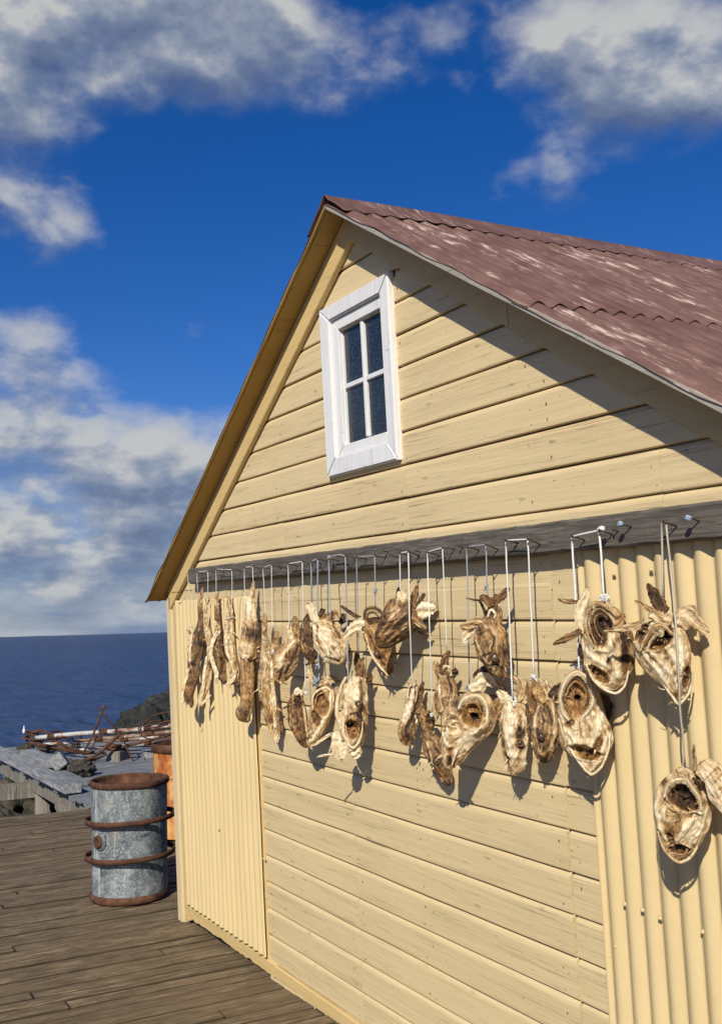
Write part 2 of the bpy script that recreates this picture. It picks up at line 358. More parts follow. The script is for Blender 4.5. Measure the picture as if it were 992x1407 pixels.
def tube(bm, pts, r, seg=8, closed=False, uvl=None, cap=True):
    pts = [Vector(p) for p in pts]; n = len(pts); rings = []
    rr = r if isinstance(r, (list, tuple)) else [r] * n
    prev = None; acc = 0
    uvl = bm.loops.layers.uv.get('UVMap') or bm.loops.layers.uv.new('UVMap')
    dist = []
    for i, p in enumerate(pts):
        if closed: d = pts[(i + 1) % n] - pts[i - 1]
        else: d = pts[min(i + 1, n - 1)] - pts[max(i - 1, 0)]
        d.normalize()
        if prev is None:
            a = Vector((0, 0, 1)) if abs(d.z) < 0.9 else Vector((1, 0, 0)); s = d.cross(a).normalized()
        else: s = (prev - d * prev.dot(d)).normalized()
        prev = s; u = d.cross(s)
        if i: acc += (p - pts[i - 1]).length
        dist.append(acc)
        rings.append([bm.verts.new(p + (s * math.cos(2 * math.pi * k / seg) + u * math.sin(2 * math.pi * k / seg)) * rr[i]) for k in range(seg)])
    fs = []
    for i in range(n if closed else n - 1):
        j = (i + 1) % n
        for k in range(seg):
            f = bm.faces.new((rings[i][k], rings[i][(k + 1) % seg], rings[j][(k + 1) % seg], rings[j][k])); f.smooth = True; fs.append(f)
            du = dist[i]; dv = dist[j] if j else acc
            for l, (a_, b_) in zip(f.loops, ((du, k), (du, k + 1), (dv, k + 1), (dv, k))): l[uvl].uv = (a_, b_ / seg * 2 * math.pi * rr[i])
    if cap and not closed:
        bm.faces.new(list(reversed(rings[0]))); bm.faces.new(rings[-1])
    return fs
def curve_pts(pts, n=6):
    """smooth Catmull-Rom through points"""
    P = [Vector(p) for p in pts]; P = [P[0] * 2 - P[1]] + P + [P[-1] * 2 - P[-2]]; out = []
    for i in range(1, len(P) - 2):
        for k in range(n):
            s = k / n; a, b, c, d = P[i - 1:i + 3]
            out.append(0.5 * ((2 * b) + (c - a) * s + (2 * a - 5 * b + 4 * c - d) * s * s + (3 * b - a - 3 * c + d) * s ** 3))
    out.append(P[-2]); return out

# ================================================================== THE SETTING
SEA_Z = -1.75
bm = bmesh.new(); fan = []
cpos = TW @ CAM
rs = [0, 6, 12, 20, 32, 50, 80, 140, 260, 500, 1000, 2500, 6000, 14000, 30000]; NS = 96; rows = []
for r_ in rs:
    rows.append([bm.verts.new((cpos.x + r_ * math.cos(2 * math.pi * k / NS), cpos.y + r_ * math.sin(2 * math.pi * k / NS), SEA_Z)) for k in range(NS)] if r_ else [bm.verts.new((cpos.x, cpos.y, SEA_Z))])
for i in range(1, len(rs)):
    for k in range(NS):
        k2 = (k + 1) % NS
        if i == 1: bm.faces.new((rows[0][0], rows[1][k], rows[1][k2]))
        else: bm.faces.new((rows[i - 1][k], rows[i][k], rows[i][k2], rows[i - 1][k2]))
m, t = mat('sea_water'); co = coords(t)
wn = t.noise(t.map(co, (0.36, 0.62, 1), rot=(0, 0, 0.5)), 1.0, 7, 0.62, 0.5)
wl = t.noise(t.map(co, (0.06, 0.13, 1), rot=(0, 0, 0.4)), 1.0, 5, 0.6, 0.3)
wf = t.noise(t.map(co, (2.2, 4.2, 1), rot=(0, 0, 0.5)), 1.0, 5, 0.65)
h = t.math('ADD', t.math('ADD', t.math('MULTIPLY', wn, 0.6), t.math('MULTIPLY', wl, 1.8)), t.math('MULTIPLY', wf, 0.10))
c = t.mix(t.ramp(t.noise(t.map(co, (0.004, 0.02, 1), rot=(0, 0, 0.3)), 1.0, 4), [(0.4, 0), (0.65, 1)]), (0.005, 0.020, 0.070), (0.010, 0.036, 0.115))
bn_ = t.bump(h, 1.0, 0.6)
df = t.node('ShaderNodeBsdfDiffuse'); gl_ = t.node('ShaderNodeBsdfGlossy'); gl_.inputs['Roughness'].default_value = .14
c = t.mix(0.5, c, (0.022, 0.060, 0.150)); t.l.new(c, df.inputs['Color']); t.l.new(bn_, df.inputs['Normal']); t.l.new(bn_, gl_.inputs['Normal'])
fr_ = t.node('ShaderNodeFresnel'); fr_.inputs['IOR'].default_value = 1.33; t.l.new(bn_, fr_.inputs['Normal'])
ms_ = t.node('ShaderNodeMixShader'); t.l.new(t.math('MINIMUM', t.math('MULTIPLY', fr_.outputs[0], .55), .30), ms_.inputs[0]); t.l.new(df.outputs[0], ms_.inputs[1]); t.l.new(gl_.outputs[0], ms_.inputs[2])
t.l.new(ms_.outputs[0], m.node_tree.nodes['Material Output'].inputs['Surface'])
sea = tag(from_bm('sea', bm, m), kind='structure')

wm = sea.data.materials[0]
bm = bmesh.new(); dl_ = wdir(110, 900); a0 = math.atan2(dl_.y, dl_.x); NA = 420; rad = []; r_ = 10.0
while r_ < 900: rad.append(r_); r_ *= 1.0135
G = []
for r_ in rad:
    row = []; am = min(1.0, 60 / r_ + .25)
    for k in range(NA + 1):
        an = a0 + math.radians(-26 + 40 * k / NA); x = cpos.x + r_ * math.cos(an); y = cpos.y + r_ * math.sin(an)
        h_ = 0.16 * noise.noise(Vector((x * .11, y * .2, 1))) + 0.11 * noise.noise(Vector((x * .33 + 3, y * .6, 5))) + 0.055 * (1 - abs(noise.noise(Vector((x * .8, y * 1.3, 9)))) * 2) + 0.03 * noise.noise(Vector((x * 2.0, y * 3.1, 2))) * (r_ < 90)
        row.append(bm.verts.new((x, y, SEA_Z + .16 + h_ * .8)))
    G.append(row)
for i in range(len(rad) - 1):
    for k in range(NA): f = bm.faces.new((G[i][k], G[i + 1][k], G[i + 1][k + 1], G[i][k + 1])); f.smooth = True
bmesh.ops.recalc_face_normals(bm, faces=bm.faces)
tag(from_bm('water', bm, wm), kind='structure')

# far mountains, faint on the horizon
bm = bmesh.new(); prev = None
for k in range(60):
    px = -900 + k * 16.5; d = wdir(px, 870); d.z = 0; d.normalize(); D_ = 24000
    hgt = -6 + 190 * max(0, noise.noise(Vector((k * 0.21, 3, 0))) + 0.45) * min(1, (60 - k) / 22)
    p = cpos + d * D_
    q = [bm.verts.new((p.x, p.y, SEA_Z - 5)), bm.verts.new((p.x + d.x * 300, p.y + d.y * 300, hgt)), bm.verts.new((p.x + d.x * 1500, p.y + d.y * 1500, SEA_Z - 5))]
    if prev:
        bm.faces.new((prev[0], q[0], q[1], prev[1])); bm.faces.new((prev[1], q[1], q[2], prev[2]))
    prev = q
m, t = mat('far_hill_haze'); fin_mat(t, t.mix(t.noise(coords(t), 0.002, 4), (0.10, 0.12, 0.14), (0.16, 0.18, 0.19)), 0.9)  # blue-grey: distance haze is put into the hill colour
tag(from_bm('hills', bm, m), kind='structure')

# shore ground: one rough sheet under the deck running down to the water
bm = bmesh.new(); nx, ny = 70, 60; g = []
for i in range(nx + 1):
    row = []
    for j in range(ny + 1):
        x = -13 + i * 30 / nx; y = -14 + j * 40 / ny
        e = min(1, max(0, (x + 11.5) / 5.0)); base = -2.7 + 1.5 * e
        z = base + 0.55 * noise.fractal(Vector((x * .5, y * .5, 1)), 0.8, 2.1, 5) + 0.15 * noise.noise(Vector((x * 2, y * 2, 5)))
        row.append(bm.verts.new((x, y, min(z, -0.35))))
    g.append(row)
for i in range(nx):
    for j in range(ny): bm.faces.new((g[i][j], g[i + 1][j], g[i + 1][j + 1], g[i][j + 1]))
def rock_mat(name, a, b, c2, s=5):
    m, t = mat(name); co = coords(t); n = t.noise(co, s, 9, 0.7, 0.4); f = t.noise(co, s * 5, 6, 0.7)
    c = t.ramp(n, [(0.32, b), (0.52, a), (0.72, c2)]); c = t.mix(t.ramp(f, [(0.55, 0), (0.72, 0.7)]), c, tuple(min(1, x * 1.5) for x in c2))
    fin_mat(t, c, 0.8, t.bump(t.math('ADD', n, t.math('MULTIPLY', f, 0.4)), 0.9, 0.08), spec=0.3); return m
M_rock = rock_mat('lichened_shore_rock', (0.075, 0.065, 0.045), (0.028, 0.025, 0.02), (0.17, 0.15, 0.11), 6)
M_rockd = rock_mat('dark_wet_boulder', (0.024, 0.025, 0.020), (0.008, 0.009, 0.008), (0.060, 0.060, 0.042), 3.5)
tag(from_bm('shore_ground', bm, M_rock, smooth=True), kind='structure')

def boulder(name, loc, r, m, label, cat, group, seed, sq=(1, 1, 0.75)):
    bm = bmesh.new(); bmesh.ops.create_icosphere(bm, subdivisions=5, radius=1)
    for v in bm.verts:
        p = v.co.copy(); n = noise.fractal(p * 0.9 + Vector((seed * 3.1, seed, 0)), 0.9, 2.0, 5)
        cellv = noise.voronoi(p * 1.1 + Vector((seed, 0, seed * 2)))[0][0]
        f_ = 0.16 * noise.fractal(p * 2.6 + Vector((seed, 2, 1)), 0.8, 2.0, 5) - 0.22 * abs(noise.noise(p * 2.1 + Vector((seed, 9, 4))))
        v.co = p * (0.72 + 0.26 * n + 0.42 * cellv + f_)
        v.co.x *= sq[0] * r; v.co.y *= sq[1] * r; v.co.z *= sq[2] * r
    o = from_bm(name, bm, m, smooth=True); o.location = loc; o.rotation_euler = (0, 0, seed * 1.7)
    return tag(o, label, cat, group)

# ------------------------------------------------------------------ deck of boards (level)
bm = bmesh.new(); x = -3.86; rr = random.Random(3); i = 0
while x < 8.2:
    wd = 0.086 + rr.uniform(-.005, .005)
    ys = [-7.0]; 
    while ys[-1] < 6.0: ys.append(min(6.0, ys[-1] + rr.uniform(4.5, 9)))
    for a_, b_ in zip(ys[:-1], ys[1:]):
        dz = rr.uniform(-.005, .005); sk = rr.uniform(-.0015, .0015)
        x0s = x if x > -3.8 else x
        v0 = len(bm.verts)
        box(bm, (x, a_ + .002, -0.035 + dz), (x + wd, b_ - .002, 0.002 + dz), rr.random(), 0.0045)
        bm.verts.ensure_lookup_table(); GL = layer(bm, 'grime')
        for i_ in range(v0, len(bm.verts)): bm.verts[i_][GL] = 1.0 if bm.verts[i_].co.z < dz + 0.0012 else 0.0
    x += wd + rr.uniform(.005, .009)
# boards run almost square to the gable; the outer edge is a little askew
for v in bm.verts:
    v.co.x += (v.co.y) * 0.02
deck = tag(from_bm('deck', bm, M_deck), kind='structure')
bm = bmesh.new()
for k in range(9):
    box(bm, (-3.7, -6.6 + k * 1.5, -0.20), (8.0, -6.5 + k * 1.5, -0.040), None)
box(bm, (-3.80, -6.9, -0.24), (-3.70, 5.9, -0.037))
tag(from_bm('deck_frame', bm, M_post), kind='structure')

# ================================================================== THE SHED
AX = 2.205; SL = 0.626; ZA = 3.118     # apex of the roof underside at the wall, slope, height
def zu(x): return ZA - SL * abs(x - AX)
DEP = 6.6
OV = 0.112
shed = root('wooden_shed', (0, 0, 0), 'yellow painted wooden shed with white gable window, corrugated panels and worn brown roof', 'shed')
PITCH = 0.1152; ZP0 = 0.209
WX0, WX1, WZ0, WZ1 = 2.005, 2.392, 2.25, 2.702     # window opening

def plank_profile(p):
    return [(0.010, 0.0), (-0.001, 0.0005), (-0.005, 0.003), (-0.0055, 0.007), (-0.005, p - 0.020), (-0.003, p - 0.012), (0.003, p - 0.005), (0.010, p - 0.001)]
def plank(bm, x0, x1, z0, p, seed, clipfn=None, yoff=0.0, wav=0.0016):
    prof = plank_profile(p); n = max(2, int((x1 - x0) / 0.06)); L = layer(bm, 'rnd'); rd = random.Random(seed).random()
    dy = (random.Random(seed + 9).random() - .5) * 0.003
    rings = []
    for i in range(n + 1):
        x = x0 + (x1 - x0) * i / n; ring = []
        for (y, z) in prof:
            zz = z0 + z; xx = x
            nz = noise.noise(Vector((x * 2.3, seed * 1.3, 0))) * wav * 1.2
            ny_ = noise.noise(Vector((x * 3.1, seed * 2.1, 4))) * wav
            v = bm.verts.new((xx, y + yoff + dy + ny_, zz + nz)); v[L] = rd; ring.append(v)
        rings.append(ring)
    for i in range(n):
        for k in range(len(prof) - 1):
            f = bm.faces.new((rings[i][k], rings[i + 1][k], rings[i + 1][k + 1], rings[i][k + 1])); f.smooth = False
    bm.faces.new(list(reversed(rings[0]))); bm.faces.new(rings[-1])
    rn = random.Random(seed * 7 + 1)
    for sx in (1.18, 1.925, 2.0, 2.47, 2.43, 3.14, 3.22, 3.60, 0.62, 1.42, 1.50, 4.1):
        if not (x0 + .01 < sx < x1 - .01): continue
        for fz in (0.24, 0.66):
            if rn.random() < .35: continue
            cx_, cz_, rr_ = sx + rn.uniform(-.012, .012), z0 + p * fz + rn.uniform(-.008, .008), rn.uniform(.0018, .0034)
            vv = [bm.verts.new((cx_ + rr_ * math.cos(a * math.pi / 4), -0.0092 + yoff + dy, cz_ + rr_ * math.sin(a * math.pi / 4))) for a in range(8)]
            f = bm.faces.new(vv); f.material_index = 1 if rn.random() < .6 else 0

# gable planks, each row cut to the roof line and round the window opening
bm = bmesh.new(); k = 0; z = 1.902 - 2 * 0.1146
rows_z = []
while z < 3.05:
    p = 0.1146; za = z; zb = z + p
    xl = max(0.02, AX - (ZA - 0.06 - za) / SL); xr = min(4.39, AX + (ZA - 0.06 - za) / SL)
    segs = [(xl, xr)]
    if zb > WZ0 and za < WZ1: segs = [(xl, WX0), (WX1, xr)]
    for (a_, b_) in segs:
        cuts = [a_] + [c_ for c_ in ((1.46, 2.462, 3.62) if k % 3 else (2.462,)) if a_ + 0.1 < c_ < b_ - 0.1 and not (k % 3 == 1 and c_ == 1.46)] + [b_]
        for q, (c0, c1) in enumerate(zip(cuts[:-1], cuts[1:])):
            if c1 - c0 > 0.02: plank(bm, c0 + (0.0012 if q else 0), c1 - 0.0012, za, p - 0.0005, 100 + k * 7 + q)
    rows_z.append(z); z += p; k += 1
# cut off whatever passes above the roof line
for sgn in (1, -1):
    nrm = Vector((SL * sgn, 0, 1)).normalized()
    bmesh.ops.bisect_plane(bm, geom=bm.verts[:] + bm.edges[:] + bm.faces[:], plane_co=(AX, 0, ZA - 0.012), plane_no=nrm, clear_outer=True)
gable = from_bm('gable_wall', bm, [M_plank, M_nailhead], shed)

# boarded door / wall below the beam: three plank fields
FIELDS = [(1.128, 1.961, 0), (1.965, 3.180, 1), (3.187, 3.318, 2)]
for (a_, b_, q) in FIELDS:
    bm = bmesh.new(); k = -2
    while True:
        z = ZP0 + k * PITCH; p = PITCH
        if z > 1.70: break
        if z + p > 1.70: p = 1.707 - z
        if q == 2 and z + PITCH > 1.6: pass
        if p > 0.03: plank(bm, a_ + 0.0008, b_ - 0.0008, z, p - 0.0005, 300 + q * 50 + k * 3, yoff=(0.0, -0.001, 0.001)[q])
        k += 1
    from_bm('board_panel', bm, [M_door, M_nailhead], shed)
# header boards over the door (in the shade of the beam) and a backing behind all, coloured near-black for the shade in the gaps
bm = bmesh.new()
box(bm, (1.13, 0.003, 1.724), (3.183, 0.011, 1.80), .3, .001); box(bm, (3.185, -0.004, 1.7045), (3.3185, 0.011, 1.80), .5, .001)
box(bm, (0.12, -0.004, 1.70), (1.099, 0.004, 1.80), .6, .002)
from_bm('header_board', bm, M_door, shed)
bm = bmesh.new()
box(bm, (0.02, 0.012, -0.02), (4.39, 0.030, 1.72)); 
from_bm('shade_backing', bm, M_dark, shed)
bm = bmesh.new()   # side and back walls, room behind the window
L = layer(bm, 'rnd')
box(bm, (0.0, 0.031, 0.02), (0.03, DEP, 1.74), .2); from_bm('side_wall', bm, M_plank, shed)
bm = bmesh.new(); box(bm, (4.38, 0.031, 0.02), (4.41, DEP, 1.74), .4); from_bm('side_wall', bm, M_plank, shed)
bm = bmesh.new(); box(bm, (1.108, -0.012, 0.05), (1.1272, 0.009, 1.712), .6, .002); from_bm('door_jamb', bm, M_trim, shed)
bm = bmesh.new(); box(bm, (3.3192, -0.010, -0.05), (3.36, 0.009, 1.722), .6, .002); from_bm('door_jamb', bm, M_trim, shed)
bm = bmesh.new()
vs = [bm.verts.new(p) for p in ((0.0, DEP, 0.0), (4.41, DEP, 0.0), (4.41, DEP, 1.73), (AX, DEP, 3.11), (0.0, DEP, 1.73))]
bm.faces.new(vs); r = bmesh.ops.extrude_face_region(bm, geom=bm.faces[:]); bmesh.ops.translate(bm, vec=(0, .03, 0), verts=[v for v in r['geom'] if isinstance(v, bmesh.types.BMVert)])
from_bm('back_wall', bm, M_plank, shed)

# corrugated panels
def corr_panel(name, x0, x1, z0, z1, per, amp, ybase, seed, phase=0.0, ragged=0.006):
    bm = bmesh.new(); sub = 14; n = int((x1 - x0) / per * sub); L = layer(bm, 'rnd'); cols = []
    zn = 15
    for i in range(n + 1):
        x = x0 + (x1 - x0) * i / n; y = ybase - amp * (0.5 + 0.5 * math.cos(2 * math.pi * (x - x0) / per + phase)) ** 0.62
        col = []
        for k in range(zn + 1):
            fz_ = (0.0, 0.003, *[q_ / (zn - 2) for q_ in range(1, zn - 2)], 0.997, 1.0)[k]; z = z0 + (z1 - z0) * fz_
            y_ = y; y = y_ + 0.0022 * noise.noise(Vector((x * 7, z * 2.2, seed + 11))) * amp / .018
            dx = 0.0015 * noise.noise(Vector((x * 2, z * 1.5, seed)))
            e = 0
            if k == 0: e = ragged * noise.noise(Vector((x * 9, seed, 1)))
            if k == zn: e = ragged * noise.noise(Vector((x * 9, seed, 7)))
            col.append(bm.verts.new((x + dx, y + 0.002 * noise.noise(Vector((x * 1.5, z * 2, seed + 3))), z + e))); y = y_
        cols.append(col)
    for i in range(n):
        for k in range(zn): f = bm.faces.new((cols[i][k], cols[i + 1][k], cols[i + 1][k + 1], cols[i][k + 1])); f.smooth = True
    o = from_bm(name, bm, M_corr, shed)
    s = o.modifiers.new('s', 'SOLIDIFY'); s.thickness = 0.0012; s.offset = 1
    return o
pl = corr_panel('corrugated_panel', 0.135, 1.1262, 0.108, 1.703, 0.0575, 0.023, -0.006, 1)
pr = corr_panel('corrugated_panel', 3.312, 4.40, -0.05, 1.80, 0.0628, 0.018, -0.008, 2, phase=math.pi * 0.5)
pr.data.name = 'corrugated_panel'
# roofing screws on the panels
for (par, lst) in ((pr, [(857, 1243), (881, 1251), (964, 1281), (845, 1301), (826, 789), (842, 789), (893, 783), (947, 1128), (905, 1262)]), (pl, [(362, 1180), (300, 1140)])):
    for (px, py) in lst:
        P = WP(px, py, -0.026); bm = bmesh.new()
        bmesh.ops.create_uvsphere(bm, u_segments=10, v_segments=6, radius=0.0042, matrix=Matrix.Translation(P) @ Matrix.Diagonal((1, .7, 1, 1)))
        bmesh.ops.create_cone(bm, segments=10, radius1=0.0062, radius2=0.0062, depth=0.002, cap_ends=True, matrix=Matrix.Translation(P + Vector((0, .003, 0))) @ Matrix.Rotation(math.pi / 2, 4, 'X'))
        from_bm('screw', bm, M_corr, par, True)

# corner board (two strips), base board
bm = bmesh.new()
box(bm, (-0.012, -0.030, -0.012), (0.070, 0.028, 1.735), .1, .012)
from_bm('corner_board', bm, M_corner, shed)
bm = bmesh.new()
box(bm, (0.073, -0.020, 0.02), (0.132, 0.01, 1.715), .5, .004)
from_bm('corner_strip', bm, M_trim, shed)
def wavy_board(name, x0, x1, z0f, z1f, y0, y1, m, seed):
    bm = bmesh.new(); n = 60; L = layer(bm, 'rnd'); R_ = []
    for i in range(n + 1):
        x = x0 + (x1 - x0) * i / n; a_ = z0f(x); b_ = z1f(x)
        R_.append([bm.verts.new(p) for p in ((x, y1, a_), (x, y0, a_), (x, y0 + .0, (a_ + b_) / 2), (x, y0, b_ - .004), (x, y0 + .004, b_), (x, y1, b_))])
    for i in range(n):
        for k in range(5): bm.faces.new((R_[i][k], R_[i + 1][k], R_[i + 1][k + 1], R_[i][k + 1]))
    for v in bm.verts: v[L] = seed
    bm.faces.new(list(reversed(R_[0]))); bm.faces.new(R_[-1])
    return from_bm(name, bm, m, shed)
nz = noise.noise
wavy_board('base_board', 0.128, 1.20, lambda x: 0.043 + 0.008 * nz(Vector((x * 6, 0, 0))) + 0.01 * nz(Vector((x * 20, 4, 0))), lambda x: 0.098, -0.016, 0.011, M_trim, .35)
wavy_board('base_board', 1.2015, 4.39, lambda x: 0.040 + 0.010 * nz(Vector((x * 4, 0, 2))) + 0.006 * nz(Vector((x * 25, 4, 0))), lambda x: 0.092 - 0.006 * x + .007, -0.014, 0.011, M_trim, .7)

# rake boards on the gable
def slope_board(name, side, lo_off, hi_off, y0, y1, m, xa=0.0, xb=None, seed=.3, bev=.004, joint=None):
    """board following the roof slope; offsets are vertical distances below the underside"""
    bm = bmesh.new(); L = layer(bm, 'rnd')
    xs = (AX, side)
    def P(x, off, y): return (x, y, zu(x) - off)
    parts = [(AX, xb)] if joint is None else [(AX, joint + .002), (joint - .002, xb)] if xb < AX else [(AX, joint - .0015), (joint + .0015, xb)]
    for q, (a_, b_) in enumerate(parts):
        n = 24; R_ = []
        for i in range(n + 1):
            x = a_ + (b_ - a_) * i / n
            w1 = 0.0016 * nz(Vector((x * 5, seed * 9, 0)))
            R_.append([bm.verts.new(P(x, hi_off, y1)), bm.verts.new(P(x, hi_off, y0)), bm.verts.new(P(x, lo_off - bev + w1, y0)), bm.verts.new(P(x, lo_off + w1, y0 + bev)), bm.verts.new(P(x, lo_off + w1, y1))])
        for i in range(n):
            for k in range(4): bm.faces.new((R_[i][k], R_[i + 1][k], R_[i + 1][k + 1], R_[i][k + 1]))
            bm.faces.new((R_[i][4], R_[i + 1][4], R_[i + 1][0], R_[i][0]))
        bm.faces.new(R_[0]); bm.faces.new(list(reversed(R_[-1])))
        for v in bm.verts:
            if v[L] == 0: v[L] = seed + .3 * q
    bmesh.ops.recalc_face_normals(bm, faces=bm.faces)
    return from_bm(name, bm, m, shed)
slope_board('rake_board', -1, 0.113, 0.003, -0.030, -0.008, M_trim, xb=0.04, seed=.2)
slope_board('rake_board', 1, 0.113, 0.003, -0.0285, -0.0075, M_trim, xb=4.37, seed=.5, joint=3.10)

# roof boarding (its underside is the soffit) and its flaking front edge
EX = -0.045
def roof_slab(name, side, t0, t1, y0, y1, m, ext):
    bm = bmesh.new(); L = layer(bm, 'rnd'); n = 40
    xe = AX + side * (AX - EX + ext)
    cos_ = 1 / math.sqrt(1 + SL * SL)
    R_ = []
    for i in range(n + 1):
        x = AX + (xe - AX) * i / n; z = zu(x)
        e = 0.004 * nz(Vector((x * 7, side * 3, t0 * 40)))
        R_.append([bm.verts.new((x, y0 + e, z + t0)), bm.verts.new((x, y1, z + t0)), bm.verts.new((x, y1, z + t1)), bm.verts.new((x, y0 + e, z + t1))])
    for i in range(n):
        for k in range(4): bm.faces.new((R_[i][k], R_[i + 1][k], R_[i + 1][(k + 1) % 4], R_[i][(k + 1) % 4]))
    bm.faces.new(R_[0]); bm.faces.new(list(reversed(R_[-1])))
    bmesh.ops.recalc_face_normals(bm, faces=bm.faces)
    for v in bm.verts: v[L] = .4
    return from_bm(name, bm, m, shed)
for sd in (-1, 1):
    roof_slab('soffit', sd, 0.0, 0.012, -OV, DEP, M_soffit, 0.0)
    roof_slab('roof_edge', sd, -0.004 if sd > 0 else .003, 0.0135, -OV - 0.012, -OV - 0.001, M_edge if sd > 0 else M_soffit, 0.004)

# corrugated roof sheets; corrugations run down the slope
def roof_sheets(side):
    per = 0.076; amp = 0.013
    cosx = 1 / math.sqrt(1 + SL * SL); total = (AX - EX + 0.03) / cosx
    o_main = None
    rows_ = [(0.0, 1.30, 0.003), (1.22, total, 0.0)]
    for q, (s0, s1, lift) in enumerate(rows_):
        bm = bmesh.new(); y0 = -OV - 0.015; y1 = DEP + 0.05; ny_ = int((y1 - y0) / per * 8); ns = 26; G = []
        for j in range(ny_ + 1):
            y = y0 + (y1 - y0) * j / ny_; sheet = math.floor((y + 0.31 * q) / 0.76)
            a_ = amp * 0.5 * (1 + math.cos(2 * math.pi * y / per + 0.6)); row = []
            ds = 0.010 * nz(Vector((sheet * 3.7, q * 5.1, side)))
            for i in range(ns + 1):
                s = s0 + (s1 - s0) * i / ns
                if i == ns: s += ds
                bend = 0.004 * nz(Vector((s * 1.3, y * 0.9, q + side * 5)))
                if j < 3: bend -= 0.004 * (3 - j) * (0.4 + nz(Vector((s * 6, 2, q))))
                if i == ns and q == 0: bend += 0.006 * max(0, nz(Vector((y * 3.1, 7, 0))) + 0.15)
                x = AX + side * (s * cosx); z = zu(x) + 0.0145 + (a_ + lift + bend) / cosx
                row.append(bm.verts.new((x, y + 0.002 * nz(Vector((s * 4, 1, 1))), z)))
            G.append(row)
        for j in range(ny_):
            for i in range(ns): f = bm.faces.new((G[j][i], G[j + 1][i], G[j + 1][i + 1], G[j][i + 1])); f.smooth = True
        bmesh.ops.recalc_face_normals(bm, faces=bm.faces)
        o = from_bm('roof_sheet', bm, M_roof, shed); sm = o.modifiers.new('s', 'SOLIDIFY'); sm.thickness = 0.0018; sm.offset = 0
for sd in (-1, 1): roof_sheets(sd)
# ridge cap with a scalloped lower edge dressed over the corrugations
bm = bmesh.new(); n = 620; y0 = -OV - 0.017; y1 = DEP + .05; G = []
cosx = 1 / math.sqrt(1 + SL * SL)
for j in range(n + 1):
    y = y0 + (y1 - y0) * j / n; row = []
    for s in (-0.175, -0.16, -0.09, -0.035, -0.016, 0.0, 0.016, 0.035, 0.09, 0.16, 0.175):
        sd = 1 if s >= 0 else -1; a_ = abs(s); x = AX + sd * a_ * cosx
        z = zu(x) + 0.0145 + (0.021) / cosx
        if a_ > 0.12:
            wv = 0.5 * (1 + math.cos(2 * math.pi * y / 0.076 + 0.6))
            lift = 0.005 * (nz(Vector((y * 2.3, sd, 0))) + 0.05)
            z += -0.0065 + 0.006 * wv * (a_ - 0.12) / 0.055 + max(0, lift) * (a_ > .17) - 0.002
        if a_ < 0.03: z += 0.010 * (1 - (a_ / 0.03) ** 2) 
        z += 0.005 * nz(Vector((y * 1.7, 0, 3)))
        row.append(bm.verts.new((x, y, z)))
    G.append(row)
for j in range(n):
    for i in range(10): f = bm.faces.new((G[j][i], G[j][i + 1], G[j + 1][i + 1], G[j + 1][i])); f.smooth = True
o = from_bm('ridge_cap', bm, M_roof, shed); sm = o.modifiers.new('s', 'SOLIDIFY'); sm.thickness = 0.002; sm.offset = 0

# window ------------------------------------------------------------
win = bpy.data.objects.new('window', None); C.objects.link(win); win.parent = shed; win.location = (2.19, -0.01, 2.21)
def wloc(bm): bmesh.ops.translate(bm, vec=(-2.19, 0.01, -2.21), verts=bm.verts); return bm
def mitred(bm, o, i, y0, y1, rnd=.2, bev=0.004):
    (ox0, oz0, ox1, oz1), (ix0, iz0, ix1, iz1) = o, i; L = layer(bm, 'rnd')
    oc = [(ox0, oz0), (ox1, oz0), (ox1, oz1), (ox0, oz1)]; ic = [(ix0, iz0), (ix1, iz0), (ix1, iz1), (ix0, iz1)]
    for k in range(4):
        a, b, c_, d = oc[k], oc[(k + 1) % 4], ic[(k + 1) % 4], ic[k]
        f0 = [bm.verts.new((p[0], y0, p[1])) for p in (a, b, c_, d)]; f1 = [bm.verts.new((p[0], y1, p[1])) for p in (a, b, c_, d)]
        for v in f0 + f1: v[L] = rnd + .17 * k
        # shrink very slightly at mitres so the joints read
        cen = sum((v.co for v in f0), Vector()) / 4
        fs = [bm.faces.new(f0)] + [bm.faces.new((f0[j], f1[j], f1[(j + 1) % 4], f0[(j + 1) % 4])) for j in range(4)]
        r_ = bmesh.ops.bevel(bm, geom=list(fs[0].edges), offset=bev, segments=2, affect='EDGES')
        for f in r_['faces']:
            for v in f.verts: v[L] = rnd + .17 * k
bm = bmesh.new(); mitred(bm, (1.930, 2.148, 2.450, 2.812), (2.006, 2.217, 2.390, 2.752), -0.028, -0.002, .1, .005); bmesh.ops.recalc_face_normals(bm, faces=bm.faces)
from_bm('window_frame', wloc(bm), M_white, win)
bm = bmesh.new(); mitred(bm, (2.0065, 2.2175, 2.3895, 2.7515), (2.052, 2.260, 2.366, 2.706), -0.013, 0.014, .3, .003)
mitred(bm, (2.046, 2.254, 2.372, 2.712), (2.055, 2.263, 2.363, 2.703), 0.002, 0.0145, .3, .001)
box(bm, (2.202, -0.003, 2.2665), (2.222, 0.013, 2.7015), .5, .003)
box(bm, (2.0605, -0.001, 2.473), (2.2015, 0.013, 2.493), .6, .003); box(bm, (2.2225, -0.001, 2.473), (2.3615, 0.013, 2.493), .6, .003)
bmesh.ops.recalc_face_normals(bm, faces=bm.faces)
from_bm('window_sash', wloc(bm), M_white, win)
for (x0, x1) in ((2.060, 2.2015), (2.2225, 2.362)):
    for (z0_, z1_) in ((2.266, 2.4725), (2.4935, 2.702)):
        bm = bmesh.new(); box(bm, (x0 + .001, 0.009, z0_ + .001), (x1 - .001, 0.011, z1_ - .001), .1); from_bm('window_pane', wloc(bm), M_glass, win)
bm = bmesh.new(); box(bm, (1.99, 0.030, 2.19), (2.41, 0.30, 2.78)); bmesh.ops.reverse_faces(bm, faces=bm.faces); from_bm('window_recess', wloc(bm), M_dark, win)
